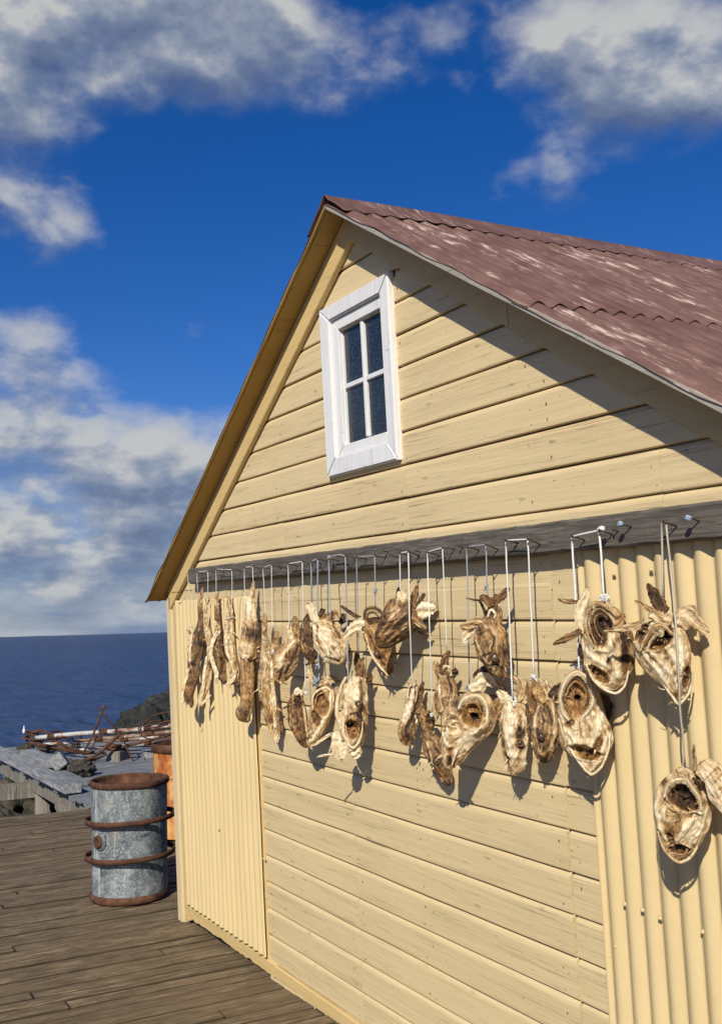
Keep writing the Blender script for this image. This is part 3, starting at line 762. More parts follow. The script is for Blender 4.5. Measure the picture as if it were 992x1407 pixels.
bm = bmesh.new(); tube(bm, [WP(541.5, 380, -.036), WP(541.5, 371, -.040)], .004, 6); bmesh.ops.translate(bm, vec=(-2.19, .01, -2.21), verts=bm.verts); from_bm('nail', bm, M_nail, win)

# weathered beam along the wall, with its nails ---------------------
BY = -0.056
bA, bB = WP(259, 781.5, BY), WP(992, 686.2, BY); bC, bD = WP(259, 802.6, BY), WP(992, 739.6, BY)
def blerp(p, q, x): return p.z + (q.z - p.z) * (x - p.x) / (q.x - p.x)
beamx0, beamx1 = bA.x, 4.36
bm = bmesh.new(); L = layer(bm, 'rnd'); n = 140; R_ = []
for i in range(n + 1):
    x = beamx0 + (beamx1 - beamx0) * i / n; zt = blerp(bA, bB, x); zb = blerp(bC, bD, x)
    e1 = 0.0028 * noise.fractal(Vector((x * 9, 1, 0)), .8, 2, 4); e2 = 0.0035 * noise.fractal(Vector((x * 11, 5, 0)), .8, 2, 4); e3 = .002 * nz(Vector((x * 5, 9, 0)))
    zm = (zt + zb) / 2
    ring = [(x, -0.0085, zb + e2), (x, BY + .006, zb + e2), (x, BY + e3, zb + .006 + e2), (x, BY + e3 * .5, zm), (x, BY + e3, zt - .006 + e1), (x, BY + .006, zt + e1), (x, -0.0085, zt + e1)]
    R_.append([bm.verts.new(p) for p in ring])
for i in range(n):
    for k in range(6): bm.faces.new((R_[i][k], R_[i + 1][k], R_[i + 1][k + 1], R_[i][k + 1]))
bm.faces.new(list(reversed(R_[0]))); bm.faces.new(R_[-1])
for v in bm.verts: v[L] = .2
beam = from_bm('hanging_beam', bm, M_beam, shed)
NY = -0.088   # where the cords ride on the nails
def nail(px, py, out=NY - .004, up=0.010, bend=0.0, y0=BY + .004, par=beam):
    tip = WP(px, py, out); base = Vector((tip.x + bend, y0, tip.z - up))
    bm = bmesh.new(); tube(bm, [base, base.lerp(tip, .6) + Vector((0, 0, .001)), tip], [.0019, .0018, .0019], 6)
    d = (tip - base).normalized()
    bmesh.ops.create_cone(bm, segments=8, radius1=.0042, radius2=.0042, depth=.0014, cap_ends=True, matrix=Matrix.Translation(tip) @ d.to_track_quat('Z', 'Y').to_matrix().to_4x4())
    return from_bm('nail', bm, M_nail, par)

# ================================================================== DRIED FISH
class Fish:
    """frame of one hanging fish: an upright plane through its anchor, turned to face the way the fish faces"""
    def __init__(s, px, py, Y=-0.075, turn=0.0):
        s.A = WP(px, py, Y); d = (CAM - s.A); d.z = 0; d.normalize()
        d = Matrix.Rotation(math.radians(turn), 3, 'Z') @ d
        s.N = d; s.R = Vector((0, 0, 1)).cross(d).normalized(); s.U = Vector((0, 0, 1))
        s.dep = MR[2].dot(s.A - CAM); s.k = s.dep / F      # metres per measured unit
    def xy(s, px, py):      # local (r, u) on the plane
        v = ray(px, py); tt = (s.A - CAM).dot(s.N) / v.dot(s.N); P = CAM + v * tt - s.A
        return P.dot(s.R), P.dot(s.U)
    def P(s, r, u, d=0.0):  # local vector relative to the anchor, in shed axes
        return s.R * r + s.U * u + s.N * d

def smooth(e0, e1, x):
    t_ = max(0.0, min(1.0, (x - e0) / (e1 - e0))); return t_ * t_ * (3 - 2 * t_)
def resample(st, n):
    """stations (r,u,w) smoothed and resampled"""
    P = [Vector(p) for p in st]; P = [P[0] * 2 - P[1]] + P + [P[-1] * 2 - P[-2]]
    D_ = [0]
    for i in range(2, len(P) - 1): D_.append(D_[-1] + (P[i].xy - P[i - 1].xy).length)
    tot = D_[-1]; out = []
    for j in range(n + 1):
        s = tot * j / n; i = 0
        while i < len(D_) - 2 and D_[i + 1] < s: i += 1
        q = (s - D_[i]) / max(1e-9, D_[i + 1] - D_[i]); a, b, c, d = P[i:i + 4]
        v = 0.5 * ((2 * b) + (c - a) * q + (2 * a - 5 * b + 4 * c - d) * q * q + (3 * b - a - 3 * c + d) * q ** 3)
        out.append((v, s / tot, s))
    return out
def loft(fr, name, parent, stations, thick=0.6, off=0.0, tone=0.5, gold=0.0, seed=0, n=44, m=40, cav=(), ridge=(), blob=(), rough=1.0, wavy=0.0, twist=None, closed_tip=True, minth=0.0012, mat_=None, jag=0.0):
    """one continuous skin: stations (px, py, halfwidth[, depth offset]) -> closed surface with hollows, ridges and patches"""
    k = fr.k; st = []
    for q in stations:
        r, u = fr.xy(q[0], q[1]); st.append((r, u, q[2] * k))
    dof = [(q[3] * k if len(q) > 3 else 0.0) for q in stations]
    rs_ = resample(st, n); bm = bmesh.new(); T = layer(bm, 'tone'); G_ = layer(bm, 'gold'); uvl = bm.loops.layers.uv.new('UVMap')
    sd = Vector((seed * 3.17 + 1, seed * 1.31, seed * 0.77))
    cv = [(fr.xy(c[0], c[1]), c[2] * k, c[3] * k, math.radians(c[4]), c[5], c[6] if len(c) > 6 else None, c[7] if len(c) > 7 else 0.5) for c in cav]
    rg = [([Vector(fr.xy(*p)) for p in c[0]], c[1] * k, c[2], c[3] if len(c) > 3 else None) for c in ridge]
    bl = [(Vector(fr.xy(c[0], c[1])), c[2] * k, c[3], c[4] if len(c) > 4 else 0.0) for c in blob]
    rings = []; info = []
    for i, (v, s, ds) in enumerate(rs_):
        a = rs_[max(0, i - 1)][0].xy; b = rs_[min(n, i + 1)][0].xy; d = (b - a).normalized(); side = Vector((-d.y, d.x))
        w_ = max(v.z, 0.0004)
        e = min(1.0, s / 0.05) if s < .5 else 1.0
        e2 = min(1.0, (1 - s) / 0.05); cap_ = math.sqrt(max(0.0, 1 - (1 - min(e, e2)) ** 2)); cap_ = max(cap_, 0.05)
        fi = s * (len(dof) - 1); i0 = int(min(len(dof) - 2, fi)) if len(dof) > 1 else 0; dd = dof[i0] + (dof[min(len(dof) - 1, i0 + 1)] - dof[i0]) * (fi - i0) if len(dof) > 1 else dof[0]
        ring = []; ri = []
        for j in range(m):
            th = 2 * math.pi * j / m; cx_ = math.cos(th); sy = math.sin(th)
            nn = 1 + rough * (0.10 * noise.noise(Vector((cx_ * 1.6, sy * 1.6, s * 4)) + sd) + 0.07 * noise.noise(Vector((cx_ * 5, sy * 5, s * 5)) + sd))
            if jag: nn *= 1 + jag * (0.9 * noise.noise(Vector((s * 11, cx_ * .7, seed))) + 0.5 * noise.noise(Vector((s * 30, cx_, seed + 3))))
            ww = w_ * cap_ * nn
            lat = cx_ * ww; dep = sy * max(ww * thick, minth)
            tw = (twist or 0.0) * s
            if tw: lat, dep = lat * math.cos(tw) - dep * math.sin(tw), lat * math.sin(tw) + dep * math.cos(tw)
            if wavy: dep += wavy * w_ * math.sin(cx_ * 5 + s * 9 + seed) * (0.4 + 0.6 * s)
            p2 = v.xy + side * lat; dz = dep + off + dd
            front = max(0.0, sy)
            wx = 0.010 * noise.noise(Vector((p2.x * 30, p2.y * 30, seed)))
            fold = -rough * 0.0042 * abs(noise.noise(Vector(((lat + wx) * 95, ds * 14, seed * 2.0)))) - rough * 0.0022 * abs(noise.noise(Vector(((lat + wx) * 240, ds * 34, seed * 3.0)))) + rough * 0.0030 * noise.noise(Vector((p2.x * 60, p2.y * 60, seed))) + 0.001
            dz += fold * (0.3 + front)
            tn = tone; gl = gold
            if sy > -0.15:
                fr_ = smooth(-0.15, 0.25, sy)
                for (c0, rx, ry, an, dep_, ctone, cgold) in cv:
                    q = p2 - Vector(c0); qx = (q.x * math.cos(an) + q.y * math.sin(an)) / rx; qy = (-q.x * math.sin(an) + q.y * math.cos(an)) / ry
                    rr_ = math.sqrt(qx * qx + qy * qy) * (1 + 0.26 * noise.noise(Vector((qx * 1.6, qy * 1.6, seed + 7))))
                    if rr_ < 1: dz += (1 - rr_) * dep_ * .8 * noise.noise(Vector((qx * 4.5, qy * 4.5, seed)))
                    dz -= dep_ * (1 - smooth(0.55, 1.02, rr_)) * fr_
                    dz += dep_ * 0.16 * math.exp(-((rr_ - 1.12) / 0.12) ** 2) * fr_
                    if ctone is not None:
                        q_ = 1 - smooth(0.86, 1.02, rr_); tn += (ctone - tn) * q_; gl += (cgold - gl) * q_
                for (pl_, wd, h_, rt) in rg:
                    dm = 1e9
                    for a_, b_ in zip(pl_[:-1], pl_[1:]):
                        ab = b_ - a_; tq = max(0, min(1, (p2 - a_).dot(ab) / max(1e-12, ab.length_squared))); dm = min(dm, (p2 - a_ - ab * tq).length)
                    g_ = math.exp(-(dm / wd) ** 2); dz += h_ * g_ * fr_
                    if rt is not None: tn += (rt - tn) * min(1, g_ * 1.1)
            for (c0, r0, dt, dg) in bl:
                g_ = math.exp(-((p2 - c0).length / r0) ** 2); tn += dt * g_; gl += dg * g_
            vert = bm.verts.new(fr.P(p2.x, p2.y, dz)); vert[T] = max(0, min(1, tn)); vert[G_] = max(0, min(1, gl))
            ring.append(vert); ri.append((ds, lat + (0.5 if sy < 0 else 0)))
        rings.append(ring); info.append(ri)
    for i in range(n):
        for j in range(m):
            j2 = (j + 1) % m
            f = bm.faces.new((rings[i][j], rings[i][j2], rings[i + 1][j2], rings[i + 1][j])); f.smooth = True
            for l, (a, b) in zip(f.loops, ((i, j), (i, j2), (i + 1, j2), (i + 1, j))):
                l[uvl].uv = (info[a][b][0] + seed * 0.37, rs_[a][0].z * 0 + (math.acos(max(-1, min(1, math.cos(2 * math.pi * b / m)))) * max(rs_[a][0].z, .004)) + seed * .73)
    bm.faces.new(rings[0]); bm.faces.new(list(reversed(rings[-1])))
    bmesh.ops.recalc_face_normals(bm, faces=bm.faces)
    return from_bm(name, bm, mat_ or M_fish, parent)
def shreds(fr, tgt, st, seed, cnt, tone, cav=(), off=0.004):
    rg_ = random.Random(seed * 13 + 5); bm = bmesh.new(); bm.from_mesh(tgt.data); T = layer(bm, 'tone'); G_ = layer(bm, 'gold'); k = fr.k
    uvl = bm.loops.layers.uv.get('UVMap')
    def strip_(px, py, ang, ln, wd, o, tn, gd, curl):
        q0 = fr.xy(px, py); L_, R_ = [], []; n_ = 7; a = ang; r_, u_ = q0; d_ = o
        for i in range(n_ + 1):
            s_ = i / n_; w_ = wd * k * (1 - s_ ** 1.6 * .85) * (1 + .7 * noise.noise(Vector((i * 1.7, seed + px, 0)))) * .5
            nx_, ny_ = -math.sin(a), math.cos(a); tw = curl * s_
            L_.append(bm.verts.new(fr.P(r_ + nx_ * w_ * math.cos(tw), u_ + ny_ * w_ * math.cos(tw), d_ + w_ * math.sin(tw))))
            R_.append(bm.verts.new(fr.P(r_ - nx_ * w_ * math.cos(tw), u_ - ny_ * w_ * math.cos(tw), d_ - w_ * math.sin(tw))))
            r_ += math.cos(a) * ln * k / n_; u_ += math.sin(a) * ln * k / n_; a += rg_.uniform(-.35, .35) + curl * .05; d_ += rg_.uniform(-.1, .25) * ln * k / n_
        for v in L_ + R_: v[T] = tn; v[G_] = gd
        for i in range(n_):
            f = bm.faces.new((L_[i], R_[i], R_[i + 1], L_[i + 1])); f.smooth = True
            for l, uv_ in zip(f.loops, ((i, 0), (i, 1), (i + 1, 1), (i + 1, 0))): l[uvl].uv = (uv_[0] * ln * k / n_ + px, uv_[1] * wd * k + py)
    for c in range(cnt):
        i = rg_.randrange(len(st) - 1); f = rg_.random(); a_, b_ = st[i], st[i + 1]
        x = a_[0] + (b_[0] - a_[0]) * f; y = a_[1] + (b_[1] - a_[1]) * f; w_ = a_[2] + (b_[2] - a_[2]) * f; sg = rg_.choice((-1, 1))
        up_ = i < 2
        ang = math.radians(rg_.uniform(40, 140)) if up_ and rg_.random() < .6 else math.radians(-90 + sg * rg_.uniform(-20, 75))
        strip_(x + sg * w_ * rg_.uniform(.55, .95), y, ang, rg_.uniform(5, 13), rg_.uniform(1.6, 4.2), off + w_ * k * rg_.uniform(.05, .35), min(1, max(.05, tone + rg_.uniform(-.3, .35))), rg_.choice((0, 0, .5, .8)), rg_.uniform(-2, 2))
    for c in cav:
        if c[2] < 7: continue
        for q in range(9):
            th = rg_.uniform(0, 6.28); ca, sa = math.cos(math.radians(c[4])), math.sin(math.radians(c[4]))
            ex, ey = math.cos(th) * c[2] * .98, math.sin(th) * c[3] * .98; x = c[0] + ex * ca - ey * sa; y = c[1] - ex * sa - ey * ca
            inward = rg_.random() < .7; ang = math.atan2(-(c[1] - y), c[0] - x) + (0 if inward else math.pi) + rg_.uniform(-.9, .9)
            strip_(x, y, ang, rg_.uniform(.35, .95) * min(c[2], c[3]), rg_.uniform(1.4, 3.4), .012 + rg_.uniform(-.004, .012), rg_.uniform(.2, .8), rg_.choice((0, .4, .8)), rg_.uniform(-2.5, 2.5))
    bm.to_mesh(tgt.data); bm.free()
def strand(fr, name, parent, pts, w, off=0.0, tone=0.6, gold=0.0, seed=0, teeth=0):
    """a thin dried tube (jaw bow, gill rim, sinew); optionally with a row of small teeth"""
    k = fr.k; P3 = []
    for q in pts:
        r, u = fr.xy(q[0], q[1]); P3.append(fr.P(r, u, off + (q[2] * k if len(q) > 2 else 0)))
    cpt = curve_pts(P3, 7); nn = len(cpt); bm = bmesh.new()
    rad = [w * k * (0.55 + 0.45 * math.sin(math.pi * min(1, max(0, (i + .5) / nn)))) * (1 + .3 * noise.noise(Vector((i * .35, seed, 0)))) for i in range(nn)]
    cpt = [p + noise.noise_vector(Vector((i * .3, seed, 1))) * 0.0012 for i, p in enumerate(cpt)]
    tube(bm, cpt, rad, 7)
    if teeth:
        for i in range(1, nn - 1, teeth):
            for sg in (-1, 1):
                d = (cpt[i + 1] - cpt[i - 1]).normalized(); s_ = d.cross(fr.N).normalized() * sg
                a = cpt[i] + s_ * rad[i] * .6; b = a + s_ * rad[i] * 1.5 + fr.N * rad[i] * .9
                tube(bm, [a, b], [rad[i] * .38, rad[i] * .12], 4)
    T = layer(bm, 'tone'); G_ = layer(bm, 'gold')
    for v in bm.verts: v[T] = tone; v[G_] = gold
    return from_bm(name, bm, M_fish, parent)
def eye(fr, parent, px, py, r, off):
    k = fr.k; q = fr.xy(px, py); P0 = fr.P(q[0], q[1], off)
    bm = bmesh.new(); bmesh.ops.create_uvsphere(bm, u_segments=16, v_segments=10, radius=r * k * .50)
    Mx = Matrix((fr.R, fr.U, fr.N)).transposed().to_4x4(); Mx.translation = P0
    bm.transform(Mx @ Matrix.Diagonal((1, 1.15, .7, 1))); e_ = from_bm('eye', bm, M_eye, parent, True)
    bm = bmesh.new(); pts = []
    for j in range(16):
        a = 2 * math.pi * j / 16; w_ = 1 + .12 * math.sin(3 * a + px)
        pts.append(P0 + fr.R * math.cos(a) * r * k * .85 * w_ + fr.U * math.sin(a) * r * k * 1.0 * w_ - fr.N * .003)
    tube(bm, pts, r * k * .26, 6, closed=True)
    T = layer(bm, 'tone'); G_ = layer(bm, 'gold')
    for v in bm.verts: v[T] = .30; v[G_] = .1
    from_bm('eye_ring', bm, M_fish, e_)
def new_fish(px, py, name, label, group, Y=-0.075, turn=0.0):
    fr = Fish(px, py, Y, turn); rt = root(name, fr.A, label, 'dried fish', group); rt['_k'] = 1; del rt['_k']
    return fr, rt
GH = 'dried cod heads hanging on the gable wall'; GS = 'split dried fish strips hanging on the left panel'

def fin(fr, rt, st, tone=.55, off=.01, seed=0, thick=.14, gold=0., twist=None):
    return loft(fr, 'fin', rt, st, thick=thick, off=off, tone=tone, gold=gold, seed=seed, n=40, m=24, rough=0.9, wavy=.34, twist=twist, jag=.38)

# --- split strips on the left, from the corner inwards
def strip(px, py, label, parts, Y=-0.05, turn=-10, seed=0):
    fr, rt = new_fish(px, py, 'dried_fish', label, GS, Y, turn)
    for q, (nm, st, tn, off, th, extra) in enumerate(parts):
        q_ = loft(fr, nm, rt, st, thick=th, off=off, tone=tn, seed=seed * 5 + q, n=64, m=30, rough=1.7, wavy=.16, **extra)
        if q == 0: fl_ = q_
    shreds(fr, fl_, parts[0][1], seed + 200, 7, .6)
    return fr, rt
strip(271, 815, 'thin pale split fish strip hanging nearest the shed corner, half behind a brown one', [
    ('flank', [(261, 856, 1.8), (262, 868, 3.2), (264, 876, 4), (261, 888, 4.5), (262, 902, 4), (260, 915, 3), (262, 930, 3), (257, 945, 3), (253, 958, 3.2), (256, 972, 2)], .72, -.012, .5, {})], seed=1)
strip(279, 806, 'long brown split fish strip hanging next to the corner board, pale lower edge', [
    ('flank', [(279, 806, 1.6), (276.5, 820, 2.6), (275.5, 835, 3.4), (277, 855, 5), (273, 878, 8.5), (269, 900, 10), (266, 912, 8), (267, 925, 9), (262, 940, 8.5), (259, 955, 7), (263, 967, 4), (264, 973, 2)], .30, .004, .45, {'blob': [(276, 820, 14, .3), (262, 905, 4, .3), (256, 945, 4, .35), (272, 880, 5, -.15), (266, 912, 4, -.25)]}),
    ('skin_edge', [(266, 860, 1), (262, 895, 2), (263, 915, 2.2), (255, 940, 2.4), (252, 958, 2.4), (254, 969, 1.4)], .85, .012, .6, {})], seed=2)
strip(285, 826, 'pale twisted fish strip with an S bend and a curled white foot', [
    ('flank', [(285, 826, 1.4), (282.5, 840, 2.5), (283, 855, 3.4), (286.5, 872, 5), (290, 890, 5), (289, 905, 5.5), (285, 925, 7), (283, 942, 6), (278, 958, 4), (276, 973, 1.5)], .60, 0, .45, {'blob': [(290, 915, 6, -.25), (284, 850, 8, .1)]}),
    ('skin_edge', [(285, 900, 1.5), (282, 925, 2.4), (280, 945, 2.2), (276, 968, 2.0), (283, 962, 1.6), (291, 954, 1)], .88, .012, .6, {})], seed=3)
strip(298, 818, 'speckled brown fish strip with a white ribbon edge hanging under the third cord', [
    ('flank', [(297.5, 817, 3), (298, 835, 3.6), (299, 852, 4), (300, 868, 5), (299, 882, 6), (301, 900, 8), (304, 918, 9), (307, 930, 7), (311, 937, 3)], .34, 0, .5, {'blob': [(298, 830, 16, .2), (299, 860, 5, .3), (304, 910, 8, -.1)]}),
    ('skin_edge', [(300, 866, 1.6), (294, 880, 2.6), (291, 895, 2.8), (294, 912, 2.6), (298, 925, 3), (298, 939, 1.8)], .90, .013, .6, {})], seed=4)
fr, rt = strip(316, 821, 'forked pale fish strip tied with a small ring of twine near its top', [
    ('flank', [(315, 820, 3.2), (316, 835, 4), (316, 846, 4.6), (315, 860, 6.5), (315, 880, 7.5), (318, 900, 7.5), (321, 918, 7.5), (321, 932, 6), (315, 941, 3)], .62, 0, .5, {'blob': [(316, 826, 7, -.2), (320, 895, 5, .2), (313, 905, 5, -.3)]}),
    ('flap', [(318, 905, 3), (323, 922, 6), (327, 938, 6), (330, 952, 4), (331, 957, 2)], .26, -.008, .5, {}),
    ('skin_edge', [(311, 870, 1.6), (313, 895, 2.2), (320, 912, 2.2), (323, 930, 2), (314, 940, 2), (308, 942, 1)], .90, .013, .6, {})], seed=5)
bm = bmesh.new(); pts = []
for j in range(14):
    a = 2 * math.pi * j / 14; r_, u_ = fr.xy(316, 849); pts.append(fr.P(r_ + math.cos(a) * 7 * fr.k, u_ + .002 * math.sin(a * 2), math.sin(a) * .012))
tube(bm, pts, .0016, 6, closed=True); from_bm('tie', bm, M_cord, rt, True)
strip(347, 801, 'largest strip, pointed pale tail over dark ribbed skin, ending in a stub', [
    ('flank', [(349.5, 798, 1.8), (347, 812, 3.4), (344.5, 830, 6.5), (344, 846, 8.5), (344, 862, 11.5), (343, 880, 12.5), (342, 895, 13), (341, 907, 10)], .60, .006, .5, {'blob': [(345, 835, 12, .28), (350, 872, 12, -.42), (336, 885, 5, .3), (336, 903, 7, .2)]}),
    ('flap', [(349, 870, 4), (354, 885, 7), (356, 898, 6), (355, 912, 3)], .22, .002, .4, {}),
    ('lower_flank', [(340, 895, 7), (339, 915, 10), (340, 935, 9.5), (340, 955, 9), (338, 970, 10), (336, 981, 12), (340, 988, 6), (344, 991, 2.5)], .46, -.006, .55, {'blob': [(337, 980, 9, -.2), (346, 940, 5, .15)]})], seed=6)
strip(368, 846, 'forked strip on the edge of the board panel, longest of all, with a white tip', [
    ('flank', [(364, 841, 2.6), (364, 858, 4), (363.5, 872, 4), (366, 890, 7.5), (368, 910, 10.5), (367, 930, 12), (367, 948, 12.5), (369, 965, 12), (373, 980, 11), (376, 996, 8.5), (379, 1010, 6), (381.5, 1022, 2)], .52, .004, .55, {'blob': [(376, 960, 5, .4), (360, 975, 6, .2), (372, 985, 8, -.15), (381, 1015, 9, .35), (366, 905, 8, .1)], 'cav': [(359, 970, 5, 6, 0, .008, .12)]}),
    ('branch', [(381, 866, 3), (380, 878, 4), (377, 892, 4.5), (375, 908, 5), (376, 930, 4)], .50, .010, .5, {}),
    ('skin_edge', [(374, 905, 1.5), (376, 940, 2.4), (379, 975, 2.4), (379, 1000, 2)], .85, .020, .5, {}),
    ('flap', [(379, 980, 2), (386, 1000, 3.5), (384, 1010, 2)], .28, -.006, .5, {})], Y=-0.06, seed=7)

# --- heads
def head(px, py, label, st, tone, Y=-0.07, turn=-12, seed=0, thick=.62, gold=0., **kw):
    fr, rt = new_fish(px, py, 'dried_fish', label, GH, Y, turn)
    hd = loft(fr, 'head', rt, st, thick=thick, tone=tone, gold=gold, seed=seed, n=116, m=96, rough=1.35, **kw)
    shreds(fr, hd, st, seed, 16, tone, kw.get('cav', ()))
    return fr, rt
k_ = .002
# closed heads seen from the side -------------------------------------------------
fr, rt = head(407, 862, 'small tan head in side view, snout to the lower left, leftmost of the heads', [(406, 876, 7), (403, 885, 12), (397, 896, 16), (392, 909, 16.5), (388, 922, 14), (383, 932, 9), (381, 938, 4)], .50, Y=-.06, seed=11,
    ridge=[([(405, 882), (394, 896), (386, 915)], 3, .006, .78), ([(411, 888), (404, 906), (394, 924)], 2.0, -.005, .2), ([(384, 934), (390, 920)], 1.6, -.004, .1)], blob=[(400, 905, 9, -.15), (386, 905, 6, .25)])
eye(fr, rt, 398, 911, 3.6, .024)
fin(fr, rt, [(408, 878, 4), (405, 866, 6), (406, 855, 5), (405, 846, 2)], .45, .0, 12); fin(fr, rt, [(402, 878, 3), (400, 870, 4), (397, 860, 3.5), (399, 854, 1.5)], .82, .008, 13); fin(fr, rt, [(412, 880, 4), (416, 868, 5), (419, 858, 3)], .28, -.006, 14)

fr, rt = head(424, 862, 'dark brown head squeezed between a tan and a cream head in the upper row', [(423, 862, 8), (424, 872, 12), (425, 885, 13.5), (428, 897, 12), (431, 906, 8), (433, 912, 4)], .20, Y=-.075, seed=15, gold=.25,
    ridge=[([(418, 872), (416, 886), (422, 898)], 1.6, .005, .42), ([(430, 870), (434, 888)], 1.5, -.004, .08)], blob=[(419, 890, 6, .15, .3)])
eye(fr, rt, 428, 891, 3.4, .022)
fin(fr, rt, [(421, 866, 4), (421, 855, 5), (424, 846, 4), (426, 838, 2)], .30, -.004, 16)

fr, rt = head(452, 850, 'cream head tied at the gills with blue grey cord, snout to the lower right', [(440, 852, 9), (444, 862, 16), (450, 874, 21), (456, 886, 22), (463, 897, 19), (469, 905, 12), (473, 909, 5)], .76, Y=-.09, seed=17, thick=.68,
    ridge=[([(452, 856), (462, 872), (471, 888)], 1.6, .006, .55), ([(458, 856), (469, 876)], 1.5, -.005, .35), ([(438, 860), (438, 880), (447, 897)], 2, -.005, .5), ([(450, 902), (468, 908)], 1.3, -.004, .3)], blob=[(446, 890, 9, .12), (464, 870, 6, -.2), (458, 891, 6, -.18)])
eye(fr, rt, 458, 891, 4.2, .036)
fin(fr, rt, [(437, 856, 5), (433, 846, 6), (429, 835, 6), (424, 830, 4), (427, 840, 2)], .85, .016, 18); fin(fr, rt, [(448, 856, 6), (454, 847, 6), (462, 843, 4), (469, 848, 1.5)], .52, .012, 19, gold=.3); fin(fr, rt, [(440, 858, 5), (442, 846, 5), (444, 836, 3)], .22, .002, 20)
fin(fr, rt, [(466, 858, 3), (470, 850, 5), (471, 843, 3)], .15, -.02, 21)

fr, rt = head(516, 834, 'golden brown head with a spiny dark collar and a white fin on its left', [(513, 848, 13), (514, 858, 18), (518, 872, 19), (522, 887, 16.5), (527, 902, 13.5), (531, 914, 10), (534, 924, 6), (535, 928, 3)], .42, Y=-.085, seed=22, gold=.75,
    ridge=[([(503, 872), (512, 895), (526, 918)], 1.6, .005, .80), ([(508, 868), (518, 892), (529, 914)], 1.4, -.005, .15), ([(524, 860), (530, 880)], 3, .004, .50)], blob=[(530, 905, 9, -.12), (510, 862, 8, .15), (535, 922, 6, -.2)],
    cav=[(515, 849, 12, 8, 20, .012, .08)])
eye(fr, rt, 520, 897, 4.0, .031)
strand(fr, 'gill_rim', rt, [(502, 852), (503, 840), (511, 835), (522, 838), (528, 848), (532, 858)], 1.7, .018, .22, .3, 23, teeth=1)
strand(fr, 'gill_rim', rt, [(505, 850), (509, 842), (517, 842), (524, 850)], 1.3, .022, .30, .4, 24, teeth=1)
fin(fr, rt, [(503, 853, 5), (494, 857, 7), (485, 864, 6), (478, 873, 4.5), (474, 882, 2)], .84, .02, 25); fin(fr, rt, [(497, 850, 2.5), (486, 844, 3), (477, 838, 2.5), (469, 832, 1.5)], .18, .01, 26)
strand(fr, 'jaw', rt, [(507, 886), (516, 905), (529, 921), (535, 928)], 1.6, .024, .82, .1, 27)

fr, rt = head(560, 826, 'dark ribbed head lying aslant beneath horn-like fins and a white fan', [(570, 834, 18), (562, 840, 25), (552, 850, 27), (541, 862, 24), (531, 874, 17), (523, 883, 11), (518, 889, 4)], .28, Y=-.09, seed=28, thick=.6,
    ridge=[([(560, 842), (545, 858), (526, 878)], 1.8, .005, .48), ([(569, 848), (553, 868), (534, 882)], 2, .005, .42), ([(551, 838), (538, 852), (524, 872)], 2, .004, .50), ([(564, 846), (548, 864), (530, 881)], 1.2, -.005, .08)], blob=[(545, 838, 10, .28), (580, 845, 9, .1), (522, 884, 8, -.12)])
fin(fr, rt, [(560, 846, 9), (556, 832, 10), (554, 820, 8), (549, 812, 4)], .86, .022, 29); fin(fr, rt, [(544, 848, 7), (542, 836, 7), (541, 826, 4)], .38, .014, 30)
fin(fr, rt, [(566, 836, 4), (569, 822, 4.5), (572, 810, 4), (574, 804, 1.5)], .38, .006, 31, gold=.4); fin(fr, rt, [(572, 838, 5), (578, 826, 4), (583, 815, 2)], .26, .0, 32)
fin(fr, rt, [(566, 846, 6), (578, 842, 9), (588, 836, 11), (597, 834, 7), (601, 836, 2)], .88, .012, 33); fin(fr, rt, [(562, 846, 3), (574, 853, 4.5), (584, 860, 3.5), (589, 862, 1.2)], .50, .028, 34); fin(fr, rt, [(545, 824, 2), (547, 812, 2.5), (548, 806, 1)], .3, 0, 35)
fin(fr, rt, [(572, 868, 2), (584, 872, 2.5), (593, 874, 1)], .4, -.02, 36)  # thin mid-toned sliver set back behind the head

# tall head with open jaw in lower left group
fr, rt = head(493, 905, 'tall cream skull with gaping tan jaws below it and two white fins like feet', [(493, 928, 8), (491, 940, 13), (489, 954, 17), (488, 968, 18), (487, 982, 18.5), (486, 996, 19), (486, 1008, 17), (486, 1018, 13), (486, 1026, 6)], .72, Y=-.085, seed=37,
    ridge=[([(497, 936), (499, 956), (497, 980), (499, 1004)], 3, .004, .34), ([(484, 980), (492, 978), (499, 990)], 1.2, -.003, .25)], blob=[(497, 975, 10, -.32), (485, 950, 12, .15), (488, 990, 12, -.2, .5), (502, 1000, 8, -.35)],
    cav=[(485.5, 1001, 11.5, 15, 5, .020, .42, .85), (482, 996, 5.5, 4, 10, .022, .02, 0)])
eye(fr, rt, 495.5, 966, 4.6, .034)
strand(fr, 'jaw', rt, [(473, 992), (474, 1006), (480, 1019), (487, 1026), (494, 1020), (499, 1006), (500, 990)], 1.9, .024, .80, .1, 38); strand(fr, 'jaw', rt, [(477, 995), (479, 1008), (487, 1019), (494, 1010), (495, 998)], 1.1, .022, .62, .6, 39)
strand(fr, 'sinew', rt, [(476, 930), (469, 945), (464, 965), (464, 985), (470, 998)], 3.2, .004, .80, 0, 40); strand(fr, 'sinew', rt, [(479, 938), (473, 955), (470, 972)], 2.2, .010, .62, 0, 41)
fin(fr, rt, [(493, 932, 5), (493, 918, 6), (491, 906, 5), (489, 895, 2.5)], .34, .004, 42, gold=.3); fin(fr, rt, [(499, 950, 3), (500, 932, 4), (498, 912, 3), (500, 902, 1.5)], .42, .0, 43); fin(fr, rt, [(503, 940, 3), (508, 932, 4), (511, 928, 2)], .12, -.008, 44)
fin(fr, rt, [(463, 1004, 4), (463, 1015, 8), (467, 1028, 10), (471, 1038, 8), (475, 1042, 2)], .90, .012, 45); fin(fr, rt, [(487, 1024, 6), (489, 1030, 9), (488, 1037, 8), (486, 1041, 2)], .86, .012, 46)
